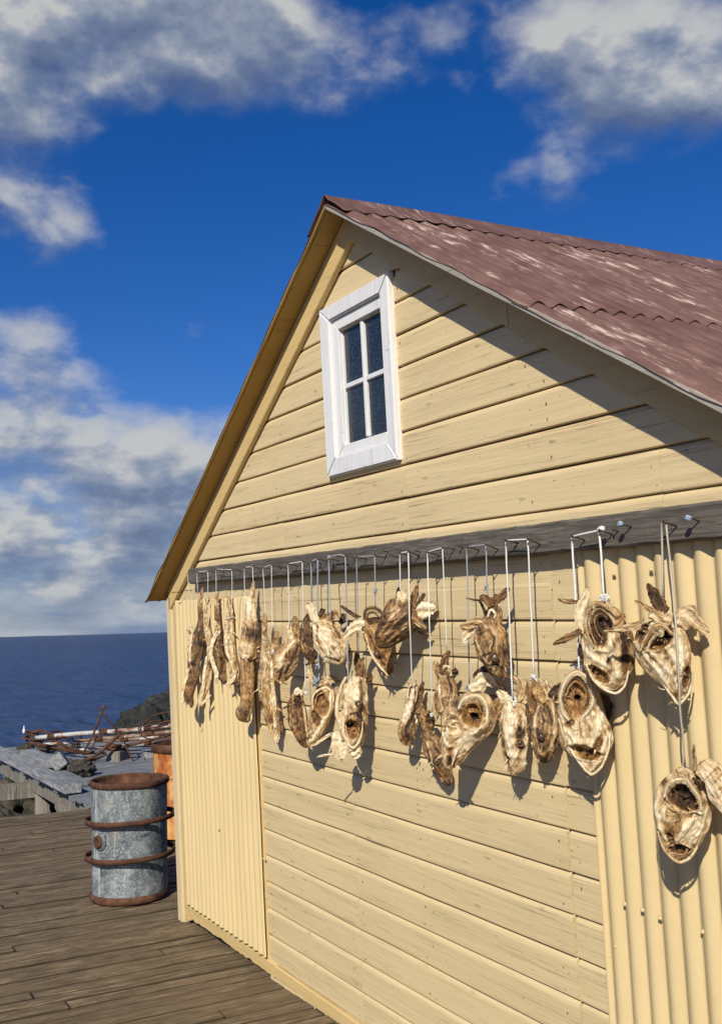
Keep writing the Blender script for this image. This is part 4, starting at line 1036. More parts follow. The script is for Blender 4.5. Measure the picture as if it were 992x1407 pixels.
fin(fr, rt, [(463, 1034, 2), (452, 1036, 1.6), (442, 1038, 1.3), (436, 1040, .8)], .80, .010, 47)

# double lobed head, lower left
fr, rt = head(437, 934, 'heart shaped split head, dark left half and golden hollow right half', [(411, 951, 6), (408, 962, 10), (408, 976, 13), (410, 992, 13), (414, 1006, 11), (419, 1018, 8.5), (424, 1027, 4)], .30, Y=-.065, seed=48, gold=.35,
    ridge=[([(418, 968), (422, 990), (424, 1012)], 2, .006, .80), ([(404, 965), (402, 985), (408, 1004)], 1.5, .004, .5)], cav=[(410, 963, 7, 9, 10, .010, .05)], blob=[(406, 956, 6, .2), (408, 1000, 8, .0, .3), (416, 1018, 8, -.15)])
loft(fr, 'half', rt, [(445, 941, 10), (446, 952, 15), (445, 965, 16.5), (441, 980, 15.5), (437, 996, 13), (432, 1010, 10), (427, 1020, 7), (424, 1027, 3)], thick=.6, off=.006, tone=.52, seed=49, n=70, m=64, rough=1.2,
    cav=[(444, 966, 10.5, 17, 8, .018, .34, .85), (436, 985, 6, 14, 20, .012, .2, .8)], ridge=[([(457, 950), (457, 972), (446, 995), (432, 1016)], 2.2, .007, .86), ([(448, 985), (438, 1004), (430, 1018)], 2.6, .006, .86)])
strand(fr, 'gill_rim', rt, [(432, 975), (432, 958), (439, 948), (450, 944), (459, 951), (460, 966)], 1.7, .028, .80, .2, 50); strand(fr, 'gill_rim', rt, [(435, 968), (438, 955), (447, 951), (454, 956)], 1.1, .024, .55, .5, 51)
fin(fr, rt, [(444, 940, 4), (451, 934, 5), (459, 932, 4), (460, 938, 2)], .62, .014, 52, gold=.3); fin(fr, rt, [(408, 955, 3), (410, 949, 4.5), (417, 954, 3)], .78, .012, 53); fin(fr, rt, [(426, 936, 2), (424, 927, 3), (421, 919, 1.5)], .72, -.02, 54)
fin(fr, rt, [(428, 1024, 2), (440, 1018, 2.4), (452, 1010, 2), (458, 1006, 1)], .80, .016, 55)

# right-hand side ---------------------------------------------------------------
fr, rt = head(680, 808, 'tan head hanging alone high up, round staring eye and yellow neck skin', [(679, 832, 8), (679, 842, 11), (676, 854, 14), (674, 866, 20), (674, 880, 23), (676, 894, 22.5), (680, 906, 18), (684, 917, 14), (688, 926, 8), (690, 931, 4)], .40, Y=-.09, seed=56, thick=.66,
    ridge=[([(660, 872), (672, 866), (682, 876), (678, 896), (664, 902)], 1.5, -.004, .22), ([(656, 880), (664, 900), (680, 920)], 1.6, .004, .62), ([(673, 914), (684, 912), (694, 920)], 1.2, -.004, .12)], blob=[(692, 858, 13, .20, .9), (690, 875, 8, .05, .6), (668, 888, 12, .12), (697, 905, 8, -.12)])
eye(fr, rt, 683.5, 901, 5.0, .042)
fin(fr, rt, [(684, 828, 3), (690, 820, 5), (696, 812, 4.5), (699, 806, 1.6)], .32, .008, 57, gold=.6); fin(fr, rt, [(676, 834, 4), (672, 826, 6), (665, 821, 5), (660, 826, 2)], .30, .014, 58, gold=.7); fin(fr, rt, [(678, 836, 4), (681, 826, 5), (682, 816, 3)], .26, .006, 59, gold=.5)
fin(fr, rt, [(668, 850, 3), (660, 828, 1.8), (650, 824, 1.4), (639, 822, 1)], .28, -.004, 60); fin(fr, rt, [(664, 852, 7), (653, 855, 7), (643, 859, 6), (634, 862, 3)], .62, .016, 61); fin(fr, rt, [(656, 856, 4), (647, 864, 7), (641, 874, 6), (638, 884, 2)], .86, .010, 62)
strand(fr, 'sinew', rt, [(672, 848), (676, 838), (682, 842), (681, 850)], 2.2, .02, .85, 0, 63); loft(fr, 'hollow', rt, [(669, 838, 3), (672, 846, 5), (680, 852, 4)], thick=.4, off=.012, tone=.06, seed=64, n=16, m=16)

fr, rt = head(568, 935, 'small hooded head with a pale folded cheek and a dark lower end', [(568, 938, 5), (568, 950, 8), (566, 963, 10), (565, 978, 11), (562, 992, 12.5), (559, 1006, 12.5), (560, 1016, 10), (564, 1024, 4)], .60, Y=-.06, seed=65,
    ridge=[([(570, 945), (566, 968), (556, 990)], 3, .006, .90), ([(575, 955), (570, 980), (560, 998)], 2.4, -.006, .15)], blob=[(562, 1010, 13, -.42, .4), (574, 985, 9, -.4), (560, 975, 7, .25)])
fin(fr, rt, [(571, 992, 3), (575, 970, 5.5), (578, 952, 4.5), (582, 936, 1.8)], .24, .006, 66); strand(fr, 'sinew', rt, [(562, 960), (563, 945), (569, 940), (574, 950), (572, 965)], 1.5, .018, .78, 0, 67)

fr, rt = head(618, 893, 'tan neck and cheek behind the big open head, with a feather-like brown fin', [(612, 922, 8), (612, 932, 12), (613, 944, 14.5), (613, 958, 15), (611, 972, 13), (609, 984, 8)], .50, Y=-.055, seed=68,
    ridge=[([(604, 936), (606, 958), (610, 975)], 1.5, .004, .66), ([(616, 930), (622, 950)], 1.2, -.004, .2)], blob=[(620, 935, 8, -.1, .3)])
fin(fr, rt, [(609, 926, 5), (611, 914, 6.5), (614, 903, 5), (619, 893, 1.8)], .28, .014, 69, gold=.4); fin(fr, rt, [(604, 930, 4), (600, 918, 5), (598, 908, 2.5)], .52, .0, 70, gold=.5); fin(fr, rt, [(618, 930, 4), (625, 924, 5), (629, 920, 2.5)], .22, .006, 71); strand(fr, 'sinew', rt, [(608, 924), (613, 915), (620, 918), (622, 928)], 2, .016, .75, .2, 72)
fin(fr, rt, [(601, 948, 3), (600, 962, 4), (605, 976, 3)], .36, .004, 73)

fr, rt = head(588, 985, 'slim brown head with a round eye, lowest of the middle bunch', [(586, 1004, 7), (590, 1014, 11), (595, 1026, 14), (600, 1038, 14.5), (605, 1050, 13), (610, 1062, 10.5), (614, 1072, 8), (617, 1080, 4)], .36, Y=-.075, seed=74, gold=.2,
    ridge=[([(588, 1020), (596, 1046), (610, 1072)], 1.6, .004, .62), ([(610, 1026), (613, 1048), (617, 1070)], 2, .004, .5), ([(598, 1052), (612, 1074)], 1.2, -.004, .12)], blob=[(592, 1018, 8, .15), (606, 1062, 8, -.12, .3)])
eye(fr, rt, 601, 1043, 4.6, .028)
loft(fr, 'collar', rt, [(584, 976, 7), (586, 986, 10), (588, 997, 9), (589, 1006, 6)], thick=.7, off=.0, tone=.40, gold=.4, seed=75, n=30, m=30, rough=2.2, cav=[(592, 987, 6.5, 8, 0, .012, .05)])
fin(fr, rt, [(582, 985, 3), (580, 974, 4), (577, 966, 2)], .44, .0, 76, gold=.3)

fr, rt = head(644, 940, 'largest open head of the middle bunch, round throat and pale jaw swept to the left', [(652, 950, 14), (652, 962, 26), (649, 976, 33), (643, 990, 34), (636, 1004, 30), (629, 1018, 24), (624, 1032, 19), (620, 1044, 15), (618, 1052, 10), (618, 1058, 4)], .62, Y=-.10, turn=-5, seed=77, thick=.55,
    cav=[(651, 980, 17, 17, 0, .026, .40, .9), (652, 983, 6, 4.5, -40, .030, .02, 0), (624, 994, 11, 15, 25, .014, .68, 0)],
    ridge=[([(664, 1000), (645, 1008), (630, 1022), (622, 1040)], 4, .008, .84), ([(609, 990), (606, 1004), (613, 1020), (618, 1024)], 2.5, .007, .90), ([(628, 972), (616, 990), (615, 1012)], 2.2, .006, .86), ([(668, 985), (672, 992), (655, 1004)], 2, .004, .8), ([(620, 1030), (617, 1050)], 3, -.005, .25)],
    blob=[(630, 966, 9, -.5), (672, 975, 8, -.25), (622, 1044, 8, -.2, .2), (640, 1020, 10, .12)])
strand(fr, 'gill_rim', rt, [(634, 990), (631, 974), (638, 960), (650, 954), (664, 958), (670, 972), (669, 990), (660, 999)], 2.3, .034, .82, .1, 78, teeth=1)
strand(fr, 'gill_rim', rt, [(639, 992), (637, 976), (645, 965), (656, 966), (662, 978)], 1.3, .028, .50, .8, 79); strand(fr, 'gill_rim', rt, [(672, 965), (675, 978), (672, 990)], 2.4, .020, .45, .5, 80, teeth=1)
fin(fr, rt, [(646, 948, 6), (657, 938, 8), (667, 932, 9), (678, 938, 6), (684, 942, 3)], .82, .018, 81); fin(fr, rt, [(652, 934, 5), (662, 924, 7), (672, 926, 4), (668, 920, 2)], .12, .004, 82); fin(fr, rt, [(680, 936, 4), (688, 943, 4), (696, 950, 2.5)], .55, .010, 83, gold=.5)
strand(fr, 'jaw', rt, [(672, 996), (655, 1004), (640, 1015), (628, 1032), (622, 1050)], 1.8, .026, .86, 0, 84)
fin(fr, rt, [(678, 962, 8), (685, 970, 11), (686, 982, 8), (682, 990, 3)], .40, -.01, 85, gold=.5, thick=.5)

fr, rt = head(701, 928, 'pale blunt-nosed head tied with knotted white cord, left one of a close pair', [(706, 962, 11), (706, 972, 15), (706, 985, 18), (706, 1000, 19.5), (707, 1015, 19), (708, 1030, 16.5), (709, 1044, 14), (709, 1056, 10.5), (709, 1064, 5)], .68, Y=-.085, seed=86, thick=.7,
    ridge=[([(700, 970), (702, 1000), (706, 1035)], 5, .004, .88), ([(716, 985), (716, 1005), (715, 1025)], 3, -.003, .34), ([(690, 990), (690, 1015), (697, 1040)], 2, -.003, .30), ([(696, 1036), (700, 1054)], 1.6, -.005, .1)], blob=[(720, 1005, 8, -.35), (714, 1022, 8, -.3), (703, 1050, 8, -.15), (712, 975, 6, -.12)],
    cav=[(697.5, 1041, 4, 4, 0, .010, .04)])
eye(fr, rt, 717.5, 1018, 4.6, .034)
fin(fr, rt, [(702, 966, 6), (695, 958, 7), (688, 952, 6), (683, 950, 3)], .80, .014, 87); fin(fr, rt, [(712, 964, 4), (716, 948, 6), (712, 934, 5), (701, 928, 2)], .60, .010, 88); fin(fr, rt, [(718, 966, 4), (722, 950, 5), (720, 938, 3)], .78, .004, 89); fin(fr, rt, [(690, 970, 3), (686, 978, 5), (683, 990, 3)], .42, -.006, 90, gold=.4)
strand(fr, 'jaw', rt, [(689, 1010), (692, 1035), (701, 1058), (709, 1066)], 1.6, .004, .50, 0, 91)

fr, rt = head(732, 926, 'brown head with frayed ochre collar, right one of a close pair of closed heads', [(752, 960, 8), (753, 970, 14), (751, 984, 19), (749, 1000, 20.5), (748, 1014, 19.5), (748, 1028, 16), (748, 1040, 11), (749, 1049, 5)], .38, Y=-.085, seed=92, thick=.66,
    ridge=[([(742, 965), (736, 985), (738, 1010), (745, 1035)], 2, .005, .72), ([(758, 962), (764, 985), (764, 1010), (757, 1030)], 2, .004, .70), ([(748, 965), (757, 975), (760, 990)], 1.4, -.004, .15), ([(740, 1000), (744, 1028)], 1.6, -.005, .15)], blob=[(747, 1010, 7, -.2), (758, 1000, 8, .15), (749, 1044, 6, -.25)])
eye(fr, rt, 746.5, 1009, 4.4, .036)
fin(fr, rt, [(748, 966, 6), (742, 955, 8), (737, 944, 7), (733, 932, 3)], .55, .010, 93, gold=.7); fin(fr, rt, [(752, 962, 5), (753, 950, 6), (748, 940, 5), (740, 932, 2)], .70, .004, 94); fin(fr, rt, [(756, 958, 4), (760, 948, 3.5), (765, 941, 1.8)], .22, .008, 95); fin(fr, rt, [(738, 985, 5), (731, 968, 7), (727, 952, 5), (724, 936, 2)], .42, .000, 96, gold=.6)
fin(fr, rt, [(732, 996, 4), (727, 985, 5), (724, 972, 3)], .30, -.006, 97, gold=.3)

fr, rt = head(795, 915, 'gaping head in front view with an oval toothed ring above a wide orange mouth', [(793, 922, 9), (793, 932, 18), (793, 946, 25), (794, 960, 28), (796, 974, 30), (799, 988, 32), (802, 1002, 35), (805, 1016, 34), (808, 1030, 29), (810, 1043, 21), (811, 1053, 13), (812, 1061, 5)], .66, Y=-.10, turn=-4, seed=98, thick=.48,
    cav=[(793.5, 956, 20, 31, 0, .018, .40, .85), (793, 958, 4.5, 4, 0, .028, .02, 0), (804, 1032, 22, 10, -18, .022, .22, .95), (783, 992, 8, 5, 20, .007, .35, .3), (822, 1020, 5, 12, -20, .012, .25, .9)],
    ridge=[([(771, 985), (776, 1008), (792, 1036), (811, 1060), (826, 1044), (834, 1012)], 2.6, .008, .88), ([(797, 985), (799, 1004), (806, 1020)], 1.8, .006, .62), ([(780, 1004), (794, 1020), (808, 1028), (818, 1018), (824, 1002)], 2.4, .006, .82), ([(828, 978), (826, 992), (818, 1008)], 3, .006, .86)],
    blob=[(770, 950, 8, -.4), (792, 1000, 10, .1, .25), (822, 985, 9, .15), (836, 1000, 4, -.3)])
strand(fr, 'gill_ring', rt, [(783, 988), (774, 976), (771, 955), (777, 936), (786, 925), (796, 922), (806, 930), (814, 946), (815, 962), (808, 976), (798, 986)], 2.5, .030, .80, .15, 99, teeth=1)
[strand(fr, 'gill_ring', rt, [(783 + a * .5, 984 - a * 2), (776 + a, 970 - a), (774 + a, 955), (780 + a * .8, 938 + a), (790, 929 + a * 1.4), (800 - a * .6, 934 + a), (808 - a * .8, 948), (809 - a, 962), (803 - a, 974 - a)], 1.0, .027 - a * .001, (.28, .55)[i], .7, 100 + i * .1, teeth=1) for i, a in enumerate((1, 4))]
strand(fr, 'jaw', rt, [(768, 986), (775, 1010), (788, 1034), (803, 1054), (813, 1062), (826, 1052), (836, 1028), (838, 1006)], 2.1, .018, .86, 0, 101);
strand(fr, 'sinew', rt, [(797, 980), (798, 995), (800, 1010)], 1.5, .032, .58, .6, 103)
fin(fr, rt, [(820, 955, 6), (828, 962, 9), (833, 975, 8), (836, 990, 4)], .08, -.012, 104, thick=.4); fin(fr, rt, [(775, 940, 5), (768, 950, 7), (766, 968, 5)], .16, -.006, 105); fin(fr, rt, [(836, 1000, 3), (838, 1015, 5), (834, 1030, 3)], .18, -.006, 106)

fr, rt = head(830, 822, 'large head with a black ribbed throat, brown skinned right side and fins pointing left', [(829, 826, 12), (828, 836, 20), (828, 850, 27), (830, 866, 32), (833, 882, 34), (835, 898, 33), (837, 914, 31), (839, 928, 26), (842, 940, 19), (845, 948, 9)], .66, Y=-.105, turn=-4, seed=107, thick=.52,
    cav=[(823, 858, 20, 31, 8, .026, .14, .3), (822, 925, 19, 8, -38, .018, .25, .85), (838, 905, 4, 20, -6, .008, .12, .2)],
    ridge=[([(806, 914), (816, 932), (832, 946), (845, 950), (858, 940)], 2.4, .007, .88), ([(838, 868), (840, 900), (850, 930)], 4.5, .008, .88), ([(802, 892), (818, 905), (838, 916)], 3.5, .006, .84), ([(852, 850), (858, 880), (858, 920)], 4, .004, .28)],
    blob=[(862, 880, 10, -.45, .5), (861, 905, 10, -.42, .4), (858, 860, 9, -.38, .5), (812, 895, 10, .12), (850, 945, 8, -.25), (860, 930, 7, -.25)])
eye(fr, rt, 860, 897, 5.0, .018)
strand(fr, 'gill_ring', rt, [(817, 889), (809, 872), (806, 850), (811, 834), (822, 828), (836, 834), (848, 846)], 2.2, .034, .62, .2, 108, teeth=1); [strand(fr, 'gill_ring', rt, [(818 + a, 886 - a * 1.6), (811 + a * 1.1, 868 - a * .4), (809 + a * 1.1, 850 - a * .1), (815 + a, 838 + a * .6), (826 + a * .4, 834 + a * 1.2), (838 - a * .3, 844 + a * .9)], 1.15, .031 - a * .0016, (.62, .30, .50, .22)[i], .25, 109 + i * .1, teeth=1) for i, a in enumerate((1.5, 4.5, 7.5, 10.5))]
strand(fr, 'jaw', rt, [(806, 912), (814, 930), (828, 944), (845, 951), (858, 942), (864, 920)], 2.1, .022, .86, 0, 111)
fin(fr, rt, [(805, 872, 6), (798, 855, 8), (799, 838, 8), (804, 820, 6), (808, 806, 2)], .85, .012, 112); fin(fr, rt, [(800, 866, 4), (788, 872, 5), (774, 879, 4.5), (760, 885, 2)], .36, .014, 113); fin(fr, rt, [(798, 828, 2.5), (786, 827, 3.2), (775, 826, 3.2), (766, 823, 1.5)], .30, .0, 114)
fin(fr, rt, [(846, 866, 5), (852, 854, 6), (857, 842, 2.5)], .48, .028, 115, gold=.5); fin(fr, rt, [(802, 880, 4), (798, 893, 5), (800, 910, 3)], .12, -.01, 116)

fr, rt = head(915, 835, 'upper head on the twisted cord, fins spread like wings over a dark throat', [(897, 852, 14), (899, 860, 24), (903, 872, 32), (908, 885, 35), (913, 898, 35), (918, 911, 31), (923, 924, 26), (928, 938, 20), (931, 950, 14), (933, 960, 8), (933, 966, 4)], .64, Y=-.10, turn=-6, seed=117, thick=.55,
    cav=[(899, 874, 27, 19, 15, .028, .12, .45), (905, 884, 8, 8, 0, .024, .45, .95), (943, 930, 5, 18, -12, .016, .12, .6), (890, 862, 9, 7, 0, .008, .05)],
    ridge=[([(874, 884), (890, 905), (908, 925), (924, 950)], 3, .006, .84), ([(884, 885), (905, 905), (922, 925)], 3, .006, .82), ([(930, 870), (938, 895), (934, 925)], 5, .007, .84), ([(948, 915), (948, 935), (940, 955)], 2.4, .006, .72), ([(912, 890), (922, 905), (928, 925)], 2, -.004, .4)],
    blob=[(926, 952, 10, -.30, .3), (916, 895, 10, .08), (920, 870, 7, -.1), (930, 900, 10, .2)])
strand(fr, 'gill_ring', rt, [(881, 894), (887, 880), (896, 866), (906, 858), (918, 862), (926, 872)], 2.3, .034, .58, .45, 118, teeth=1); strand(fr, 'gill_ring', rt, [(890, 892), (896, 878), (905, 868), (914, 872)], 1.8, .026, .70, .3, 119, teeth=1)
loft(fr, 'flesh', rt, [(893, 858, 5), (901, 862, 8), (908, 866, 6), (906, 874, 4)], thick=.7, off=.026, tone=.78, gold=.2, seed=120, n=22, m=24, rough=2.5)
strand(fr, 'jaw', rt, [(871, 880), (885, 903), (905, 928), (924, 956), (934, 966), (948, 948), (953, 920)], 2.1, .016, .80, 0, 121)
fin(fr, rt, [(916, 842, 6), (908, 832, 9), (900, 818, 8), (892, 805, 4), (890, 801, 1.5)], .20, .014, 122, gold=.3); fin(fr, rt, [(906, 844, 4), (895, 838, 4), (883, 830, 3), (872, 825, 1.5)], .52, .018, 123)
fin(fr, rt, [(926, 852, 8), (938, 848, 12), (950, 852, 12), (962, 860, 9), (970, 866, 5), (975, 868, 2)], .66, .016, 124, gold=.35); fin(fr, rt, [(924, 850, 7), (912, 850, 9), (900, 846, 8), (892, 848, 3)], .72, .030, 125)
fin(fr, rt, [(882, 858, 5), (872, 860, 6), (852, 864, 4.5), (834, 867, 2), (830, 866, 1)], .62, .010, 126, gold=.35)
fin(fr, rt, [(938, 838, 4), (950, 838, 7), (957, 840, 4)], .7, .010, 127)

fr, rt = head(941, 1050, 'lowest head at the right, tied below the twisted cord, dark hollow above a pale snout', [(941, 1057, 8), (940, 1065, 18), (939, 1078, 30), (939, 1092, 38), (938, 1106, 40), (936, 1120, 38), (935, 1134, 34), (934, 1148, 29), (932, 1160, 24), (931, 1170, 18), (932, 1178, 10), (933, 1183, 4)], .62, Y=-.105, turn=-5, seed=128, thick=.52,
    cav=[(943, 1092, 24, 19, -20, .026, .10, .5), (962, 1072, 14, 13, -20, .020, .05, .1), (933, 1164, 16, 7, -5, .018, .15, .8), (922, 1150, 5, 9, 20, .010, .15, .7), (955, 1117, 8, 5, 10, .008, .16, .4), (924, 1115, 10, 10, 0, .006, .50, .3)],
    ridge=[([(904, 1080), (900, 1105), (906, 1135), (914, 1150)], 3, .006, .86), ([(962, 1112), (946, 1130), (930, 1150)], 4, .008, .84), ([(974, 1108), (966, 1135), (955, 1155)], 3.5, .006, .80), ([(936, 1112), (937, 1125), (936, 1136)], 2, .006, .45), ([(912, 1090), (926, 1110), (932, 1140)], 2, -.004, .5)],
    blob=[(908, 1112, 14, .22), (926, 1138, 10, -.22, .7), (912, 1072, 10, -.35, .2), (935, 1176, 12, -.2, .6), (974, 1100, 7, -.3)])
strand(fr, 'gill_ring', rt, [(914, 1092), (918, 1076), (930, 1068), (944, 1068), (954, 1080), (962, 1094), (964, 1110)], 2.6, .034, .72, .3, 129, teeth=1); strand(fr, 'gill_ring', rt, [(915, 1098), (924, 1108), (936, 1112), (938, 1128)], 2.0, .030, .62, .75, 130); strand(fr, 'gill_ring', rt, [(952, 1066), (964, 1074), (972, 1088)], 2.2, .022, .22, .2, 131, teeth=1)
strand(fr, 'jaw', rt, [(904, 1140), (910, 1160), (922, 1176), (936, 1183), (950, 1174), (960, 1156), (966, 1136)], 2.2, .014, .66, .4, 132)
fin(fr, rt, [(954, 1060, 3), (954, 1046, 3), (953, 1034, 2.5), (953, 1022, 1)], .52, .0, 133); loft(fr, 'flesh', rt, [(930, 1058, 5), (940, 1060, 9), (948, 1066, 7), (952, 1074, 4)], thick=.7, off=.016, tone=.72, seed=134, n=22, m=24, rough=2.5)

# folded piece at the right edge with lattice-like skin
fr, rt = new_fish(970, 1048, 'dried_fish', 'cream folded piece of fish skin with a quilted surface at the right edge', None, -.10, 0)
loft(fr, 'skin', rt, [(964, 1044, 3), (968, 1048, 9), (976, 1058, 15), (985, 1072, 18), (993, 1088, 20), (1000, 1102, 18), (1006, 1116, 12), (1010, 1128, 4)], thick=.45, off=.01, tone=.80, seed=140, n=60, m=50, rough=1.2,
     ridge=[([(972 + i * 7, 1066 + i * 9), (984 + i * 7, 1054 + i * 9)], 1.1, -.004, .55) for i in range(7)] + [([(970 + j * 5, 1066 - j * 5), (998 + j * 5, 1112 - j * 5)], 1.1, -.004, .55) for j in range(4)])
fin(fr, rt, [(958, 1062, 3), (964, 1050, 5), (968, 1043, 2)], .70, .012, 141)

# ================================================================== CORDS AND NAILS
def cord(label, pts, r, m, group='cords looped over nails in the beam', knots=(), Y=NY):
    r *= .84
    """pts: (px, py[, Y]) from one fish up over the nails and down to the other"""
    P3 = [WP(p[0], p[1], p[2] if len(p) > 2 else Y) for p in pts]
    base = P3[0].copy(); px_ = pts[0][0]; bm = bmesh.new(); L_ = []
    for a, b in zip(P3[:-1], P3[1:]):
        n_ = max(2, int((b - a).length / 0.03))
        for i in range(n_): L_.append(a.lerp(b, i / n_))
    L_.append(P3[-1]); L_ = [p - base + Vector((0.0018 * nz(p * 14 + Vector((px_ * 3, 0, 0))), 0.0015 * nz(p * 17), 0)) for p in L_]
    tube(bm, L_, r, 7)
    rt = from_bm('hanging_cord', bm, m, None, True); rt.matrix_world = TW @ Matrix.Translation(base)
    for (kx, ky, kr) in knots:
        c_ = WP(kx, ky, Y) - base; bm = bmesh.new(); rg_ = random.Random(kx)
        for q in range(4):
            ax = Vector((rg_.uniform(-1, 1), rg_.uniform(-1, 1), rg_.uniform(.2, 1))).normalized(); s_ = ax.orthogonal().normalized(); u_ = ax.cross(s_)
            R0 = kr * rg_.uniform(.6, 1.1); pp = [c_ + (s_ * math.cos(a * .7) + u_ * math.sin(a * .7)) * R0 + ax * rg_.uniform(-.2, .2) * kr for a in range(9)]
            tube(bm, pp, r * 1.05, 6, closed=True)
        for q in range(2):
            d = Vector((rg_.uniform(-1, 1), rg_.uniform(-.6, .1), rg_.uniform(-.8, .4))); tube(bm, [c_, c_ + d * kr * 1.4, c_ + d * kr * 2.2 + Vector((0, 0, -kr * .6))], r * .9, 6)
        from_bm('knot', bm, m, rt, True)
    return tag(rt, label, 'cord', group)
W_, G2, Y_ = M_cord, M_cordg, M_cordy
cord('thin white cord running over four nails above the leftmost fish strips', [(272, 816), (271, 786), (286, 784.5), (286, 830)], .0017, W_)
cord('thin white cord holding the speckled strip and the twine-ringed strip', [(297.5, 818), (297, 782), (319, 783), (319, 850)], .0017, W_)
cord('short white loose cord end beside the end of the beam', [(260, 822), (258.5, 795), (258.5, 790)], .0015, W_)
cord('white cord whose right end holds the largest fish strip', [(337, 845), (336, 780), (347, 778), (348.5, 805)], .0018, W_)
cord('white cord over two nails above the longest forked strip', [(365, 850), (361.5, 780), (373, 776), (374.5, 868)], .0018, W_, knots=[(375, 896, .010)])
cord('white cord above the small tan head, its right end reaching the heart shaped head', [(397.5, 864), (396, 774.5), (415.5, 771.5), (417, 862, -.075), (419, 905, -.045), (420, 951, -.05)], .0022, W_, knots=[(420, 952, .006)])
cord('blue grey braided cord holding the dark brown head and the heart shaped head', [(428, 836), (427.6, 771.5), (436.5, 768), (437, 840, -.085), (437.5, 900, -.06), (438.5, 932, -.075)], .0034, G2, knots=[(437, 914, .008), (435, 934, .014), (434, 938, .014)])
cord('blue grey braided cord joining the cream head to the tall cream skull', [(454, 850, -.105), (452, 771), (456, 764.5), (467, 762), (474.5, 764), (475.5, 800), (478.5, 945, -.10)], .0033, G2, knots=[(450, 846, .012), (452.5, 766, .006)])
cord('pale cord with a knotted end holding the golden brown head', [(493, 900, -.07), (489.8, 765.5), (515, 763.5), (516, 838, -.085)], .0025, G2, knots=[(516, 810, .007)])
cord('white cord in front of the slanting dark head, reaching to the small hooded head', [(550, 824), (549.4, 760), (561, 758), (563, 860, -.125), (566.5, 946, -.09)], .0024, W_)
cord('white cord to the slim brown head and the tall neck', [(614, 894, -.07), (607.7, 752.5), (587, 758.5), (590, 860, -.125), (594, 978, -.09)], .0023, W_, knots=[(593, 982, .006)])
cord('grey cord from the lone high head down to the largest middle head', [(670, 826, -.09), (667, 748.5), (641, 751.5), (643, 850, -.11), (644.5, 940, -.10)], .0025, G2, knots=[(668, 806, .006), (645, 944, .010)])
cord('white cord holding the close pair of blunt heads', [(703.5, 958, -.10), (701, 880, -.09), (694.5, 742.5), (724.6, 741), (731, 875, -.09), (733, 930, -.09)], .0028, W_, knots=[(704, 962, .011), (733, 930, .007)])
cord('pale cord holding the gaping head and the black throated head', [(796, 930, -.12), (792, 850, -.11), (785.4, 737), (823, 729), (830, 826, -.115)], .0034, W_, knots=[(830, 823, .012), (794.5, 916, .009), (826, 727, .007)])
cord('cream twisted cord looped on one nail, one leg running down to the lowest head', [(910.5, 822, -.10), (908.5, 720), (911, 717.5), (914.6, 720), (921, 780), (926.5, 840, -.12), (929.5, 880, -.16), (933.5, 966, -.15), (941, 1054, -.12)], .0029, Y_, knots=[(941, 1053, .008)])
for (px, py) in [(271, 786), (286, 784.5), (297, 782), (308, 783), (319, 783), (336, 780), (347, 778), (361.5, 780), (373, 776), (384, 778), (396, 774.5), (415.5, 771.5), (427.6, 771.5), (436.5, 768), (452, 768), (463, 765), (474.5, 764), (489.8, 765.5), (515, 763.5), (535, 762), (549.4, 760), (561, 758), (587, 758.5), (607.7, 752.5), (641, 751.5), (667, 748.5), (694.5, 742.5), (724.6, 741), (785.4, 737), (823, 729), (911, 717.5)]:
    nail(px, py, out=NY - .012, up=.012 + .006 * math.sin(px), bend=.004 * math.sin(px * 3))
for (px, py) in [(528, 757), (572, 757), (630, 751), (706, 744), (842, 728)]:
    nail(px, py, out=BY - .016, up=.006)
for (px, py) in [(851.8, 720), (945, 711.5)]:
    n_ = nail(px, py, out=NY, up=.010, bend=.004)
    c_ = WP(px, py, NY); bm = bmesh.new(); rg_ = random.Random(px)
    for q in range(4):
        ax = Vector((rg_.uniform(-1, 1), rg_.uniform(-1, 1), rg_.uniform(-1, 1))).normalized(); s_ = ax.orthogonal().normalized(); u_ = ax.cross(s_)
        tube(bm, [c_ + (s_ * math.cos(a * .8) + u_ * math.sin(a * .8)) * .0065 for a in range(8)], .0017, 5, closed=True)
    from_bm('twine_scrap', bm, M_blue, beam, True)
nail(250, 812, out=-.085, up=0, y0=-.03, par=shed); nail(237, 814, out=-.085, up=.002, y0=-.03, par=shed)

# ================================================================== DRUMS ON THE DECK (level world)
def up2(p, z): return Vector((p.x, p.y, z))
def lathe(bm, prof, seg=64, wob=0.0, c=Vector((0, 0, 0)), seed=0):
    rings = []
    for (r, z) in prof:
        rings.append([bm.verts.new((c.x + (r + wob * nz(Vector((math.cos(2 * math.pi * k / seg) * 2, math.sin(2 * math.pi * k / seg) * 2, z * 3 + seed)))) * math.cos(2 * math.pi * k / seg), c.y + (r + wob * nz(Vector((math.cos(2 * math.pi * k / seg) * 2, math.sin(2 * math.pi * k / seg) * 2, z * 3 + seed)))) * math.sin(2 * math.pi * k / seg), c.z + z)) for k in range(seg)])
    for i in range(len(prof) - 1):
        for k in range(seg):
            f = bm.faces.new((rings[i][k], rings[i][(k + 1) % seg], rings[i + 1][(k + 1) % seg], rings[i + 1][k])); f.smooth = True
    return rings
def drum_body(R_, H, seed):
    bm = bmesh.new(); pr = [(R_ - .004, .02)]
    for i in range(1, 15): pr.append((R_ * (1 - .006 * abs(i - 7) / 7), .02 + (H - .05) * i / 14))
    lathe(bm, pr, 72, .008, seed=seed); return bm
front = GW(179, 1245, 0.004); dv_ = (front - cpos); dv_.z = 0; dv_.normalize()
RB, HB = .224, .672
cb = front + dv_ * RB; cb.z = .004
dr = root('galvanised_drum', cb, 'grey galvanised steel drum with loose rusty hoops standing on the deck', 'drum', None, False)
from_bm('body', drum_body(RB - .006, HB, 1), M_galv, dr, True)
